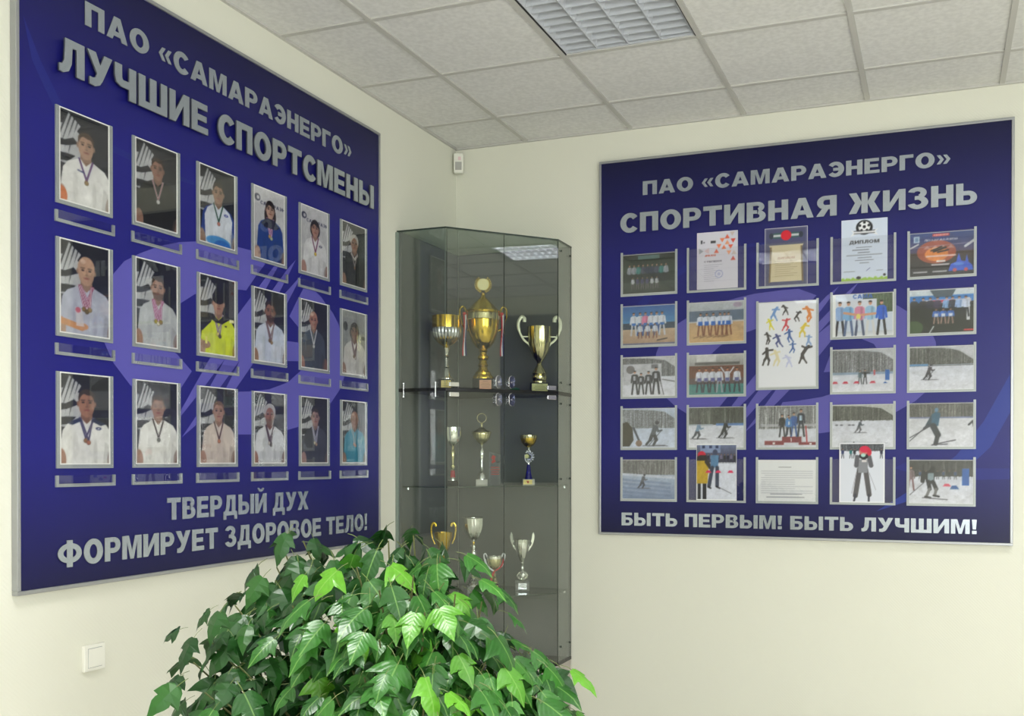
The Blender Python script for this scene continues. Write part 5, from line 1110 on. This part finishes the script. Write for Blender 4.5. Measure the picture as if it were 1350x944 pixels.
# ------------------------------------------------------------------ plant
rnd = random.Random(11)
CAM = Vector(cam.location)
def leaf_mesh(seed, size):
    r = random.Random(seed); bm = bmesh.new()
    # three pointed lobes, folded along the midrib
    half = [(0, 0), (.13, -.03), (.26, .05), (.37, .20), (.50, .44), (.36, .42), (.24, .42), (.265, .54), (.24, .68), (.15, .86), (0, 1.14)]
    if seed % 3 == 1: half = [(0, 0), (.11, -.02), (.21, .06), (.29, .20), (.40, .40), (.29, .40), (.22, .43), (.25, .56), (.22, .70), (.13, .88), (0, 1.16)]
    if seed % 3 == 2: half = [(0, 0), (.15, -.04), (.31, .04), (.44, .16), (.60, .34), (.44, .36), (.26, .40), (.29, .54), (.25, .70), (.15, .88), (0, 1.12)]
    mid = [bm.verts.new((0, y*size, -.16*size*(y**2)+.03*size*math.sin(y*3))) for y in (0, .25, .5, .75)]
    tip = bm.verts.new((0, half[-1][1]*size, -.30*size))
    for s in (-1, 1):
        vs = []
        for x, y in half[1:-1]:
            xx = x*(1+r.uniform(-.08, .08)); z = .14*abs(xx)-1.0*xx*xx-.18*y*y+r.uniform(-.02, .02)
            vs.append(bm.verts.new((s*xx*size, y*size, z*size)))
        ring = [mid[0]]+vs+[tip]
        spine = [mid[0], mid[1], mid[2], mid[3], tip]; ys_ = [0, .25, .5, .75, half[-1][1]]
        prev = 0
        for k in range(len(ring)-1):
            a, b = ring[k], ring[k+1]; yb_ = b.co.y/size
            j = min(range(5), key=lambda q: abs(ys_[q]-yb_*.92)); j = max(prev, j)
            if k == 0: j = max(j, 1) if False else j
            f = []
            for v in [a, b]+[spine[q] for q in range(j, prev-1, -1)]:
                if v not in f: f.append(v)
            if len(f) > 2: bm.faces.new(f if s > 0 else f[::-1])
            prev = j
    bmesh.ops.recalc_face_normals(bm, faces=bm.faces[:])
    if sum(f.normal.z for f in bm.faces) < 0: bmesh.ops.reverse_faces(bm, faces=bm.faces[:])
    # petiole
    n0 = len(bm.faces)
    tube(bm, [(0, -.38*size, -.10*size), (0, -.18*size, -.02*size), (0, .02*size, 0)], .012*size, 4, 1)
    me = bpy.data.meshes.new('leaf'); bm.to_mesh(me); bm.free(); me.materials.append(M['leaf']); me.materials.append(M['petiole'])
    me.polygons.foreach_set('use_smooth', [i < n0 for i in range(len(me.polygons))])
    return me
LM = [leaf_mesh(s, 1.0) for s in range(7)]
ROOT = Vector((1.42, -2.98, 0))
plant = thing('potted_plant', 'big bushy green plant with pointed three-lobed leaves in front of the cabinet', 'plant', ROOT)
bm = bmesh.new(); lathe(bm, [(0, 0), (.13, 0), (.17, .28), (.185, .28), (.185, .32), (.165, .32), (.16, .27), (0, .27)], 36); finish(bm, 'pot', M['pot'], plant, True)
bm = bmesh.new(); lathe(bm, [(0, .272), (.158, .272), (.15, .285), (0, .29)], 28); finish(bm, 'soil', M['soil'], plant, True)
# shoots: end points of the branches in metres (x, y, z), each with its leaf rosette
SHOOTS = [(0.948, -3.14, 1.075, 7), (0.973, -3.077, 1.148, 9), (0.975, -3.185, 0.961, 8), (1.049, -3.157, 1.022, 8), (0.993, -3.016, 1.169, 8), (1.091, -3.248, 0.959, 8), (0.879, -3.113, 1.01, 6), (1.005, -2.958, 1.229, 8), (1.017, -2.953, 1.283, 7), (1.067, -2.934, 1.296, 9), (1.208, -3.042, 1.246, 9), (1.164, -3.113, 1.163, 9), (1.311, -3.164, 1.178, 9), (1.221, -3.092, 1.093, 8), (1.303, -3.06, 1.251, 8), (1.227, -3.144, 1.016, 7), (1.341, -3.208, 0.996, 9), (1.32, -2.946, 1.305, 9), (1.352, -2.881, 1.314, 8), (1.432, -3.172, 1.218, 9), (1.452, -3.058, 1.239, 9), (1.461, -2.948, 1.273, 9), (1.549, -3.182, 1.177, 9), (1.564, -3.07, 1.203, 9), (1.459, -3.216, 1.12, 9), (1.457, -3.271, 1.051, 9), (1.53, -3.244, 1.067, 9), (1.602, -3.11, 1.128, 9), (1.576, -2.959, 1.172, 7), (1.58, -3.172, 1.072, 9), (1.649, -3.093, 1.062, 9), (1.63, -2.939, 1.084, 8), (1.662, -3.195, 1.012, 8), (1.686, -2.972, 1.025, 8), (1.708, -2.911, 0.988, 8), (1.759, -2.946, 0.939, 7), (1.731, -3.116, 0.984, 8), (1.599, -3.272, 1.016, 8), (1.645, -2.828, 1.048, 5), (1.783, -2.884, 0.909, 5), (1.166, -2.897, 1.283, 5), (1.415, -3.234, 0.944, 8), (1.226, -3.198, 0.917, 5), (0.991, -3.179, 0.864, 6)]
def leaf_matrix(pos, tip, nrm, size, roll_=0):
    y = tip.normalized(); x = y.cross(nrm).normalized(); z = x.cross(y)
    m_ = Matrix(((x.x, y.x, z.x, pos.x), (x.y, y.y, z.y, pos.y), (x.z, y.z, z.z, pos.z), (0, 0, 0, 1)))
    return m_ @ Matrix.Rotation(roll_, 4, 'Y') @ Matrix.Diagonal((size, size, size, 1))
stems = bmesh.new(); leaves = []
CEN = Vector((0, 0, .75))
for (sx, sy, sz, n) in SHOOTS:
    e = Vector((sx, sy, sz))-ROOT
    base = Vector((rnd.uniform(-.06, .06), rnd.uniform(-.06, .06), .27))
    midp = base.lerp(e, .5)+Vector((0, 0, .16))+(base-e)*.06
    pts = spline([base, base.lerp(midp, .5)+Vector((0, 0, .08)), midp, e], 6)
    tube(stems, pts, [.009-.0072*i/(len(pts)-1) for i in range(len(pts))], 5)
    dirn = (pts[-1]-pts[-5]).normalized()
    out = Vector((e.x, e.y, 0)); out = out.normalized() if out.length > .05 else Vector((.3, -.9, 0)).normalized()
    for k in range(int(n*1.5)):
        a = k*2.4+rnd.uniform(-.3, .3); back = rnd.uniform(0, .17)*(k/(n*1.5))
        lateral = Vector((math.cos(a), math.sin(a), 0))
        tip = (lateral*.9+out*.35+Vector((0, 0, rnd.uniform(-1.7, -.25)))).normalized()
        nrm = (Vector((0, 0, 1))*rnd.uniform(.6, 1.1)+lateral*.5+(CAM-(e+ROOT)).normalized()*.55+Vector((rnd.uniform(-.3, .3), rnd.uniform(-.3, .3), 0))).normalized()
        pos = e-dirn*back+lateral*rnd.uniform(.02, .07)+Vector((0, 0, rnd.uniform(-.05, .045)))
        leaves.append((leaf_matrix(pos+tip*.02, tip, nrm, rnd.uniform(.056, .092), rnd.uniform(-.3, .3)), pos))
finish(stems, 'stems', M['bark'], plant, True)
leaves.sort(key=lambda q: (q[1]+ROOT-CAM).length)
print('leaves', len(leaves))
for q, (m_, pos) in enumerate(leaves[:295]):
    o = link('leaf', LM[rnd.randrange(7)], plant); o.matrix_basis = m_
co, fc, mi = [], [], []
def add_me(me, m_):
    b = len(co); co.extend([(m_ @ v.co)[:] for v in me.vertices]); 
    for p in me.polygons: fc.append([b+i for i in p.vertices]); mi.append(p.material_index)
for m_, pos in leaves[295:]: add_me(LM[rnd.randrange(7)], m_)
for k in range(800):                                   # inner foliage that fills the bush, its shade painted as darker green
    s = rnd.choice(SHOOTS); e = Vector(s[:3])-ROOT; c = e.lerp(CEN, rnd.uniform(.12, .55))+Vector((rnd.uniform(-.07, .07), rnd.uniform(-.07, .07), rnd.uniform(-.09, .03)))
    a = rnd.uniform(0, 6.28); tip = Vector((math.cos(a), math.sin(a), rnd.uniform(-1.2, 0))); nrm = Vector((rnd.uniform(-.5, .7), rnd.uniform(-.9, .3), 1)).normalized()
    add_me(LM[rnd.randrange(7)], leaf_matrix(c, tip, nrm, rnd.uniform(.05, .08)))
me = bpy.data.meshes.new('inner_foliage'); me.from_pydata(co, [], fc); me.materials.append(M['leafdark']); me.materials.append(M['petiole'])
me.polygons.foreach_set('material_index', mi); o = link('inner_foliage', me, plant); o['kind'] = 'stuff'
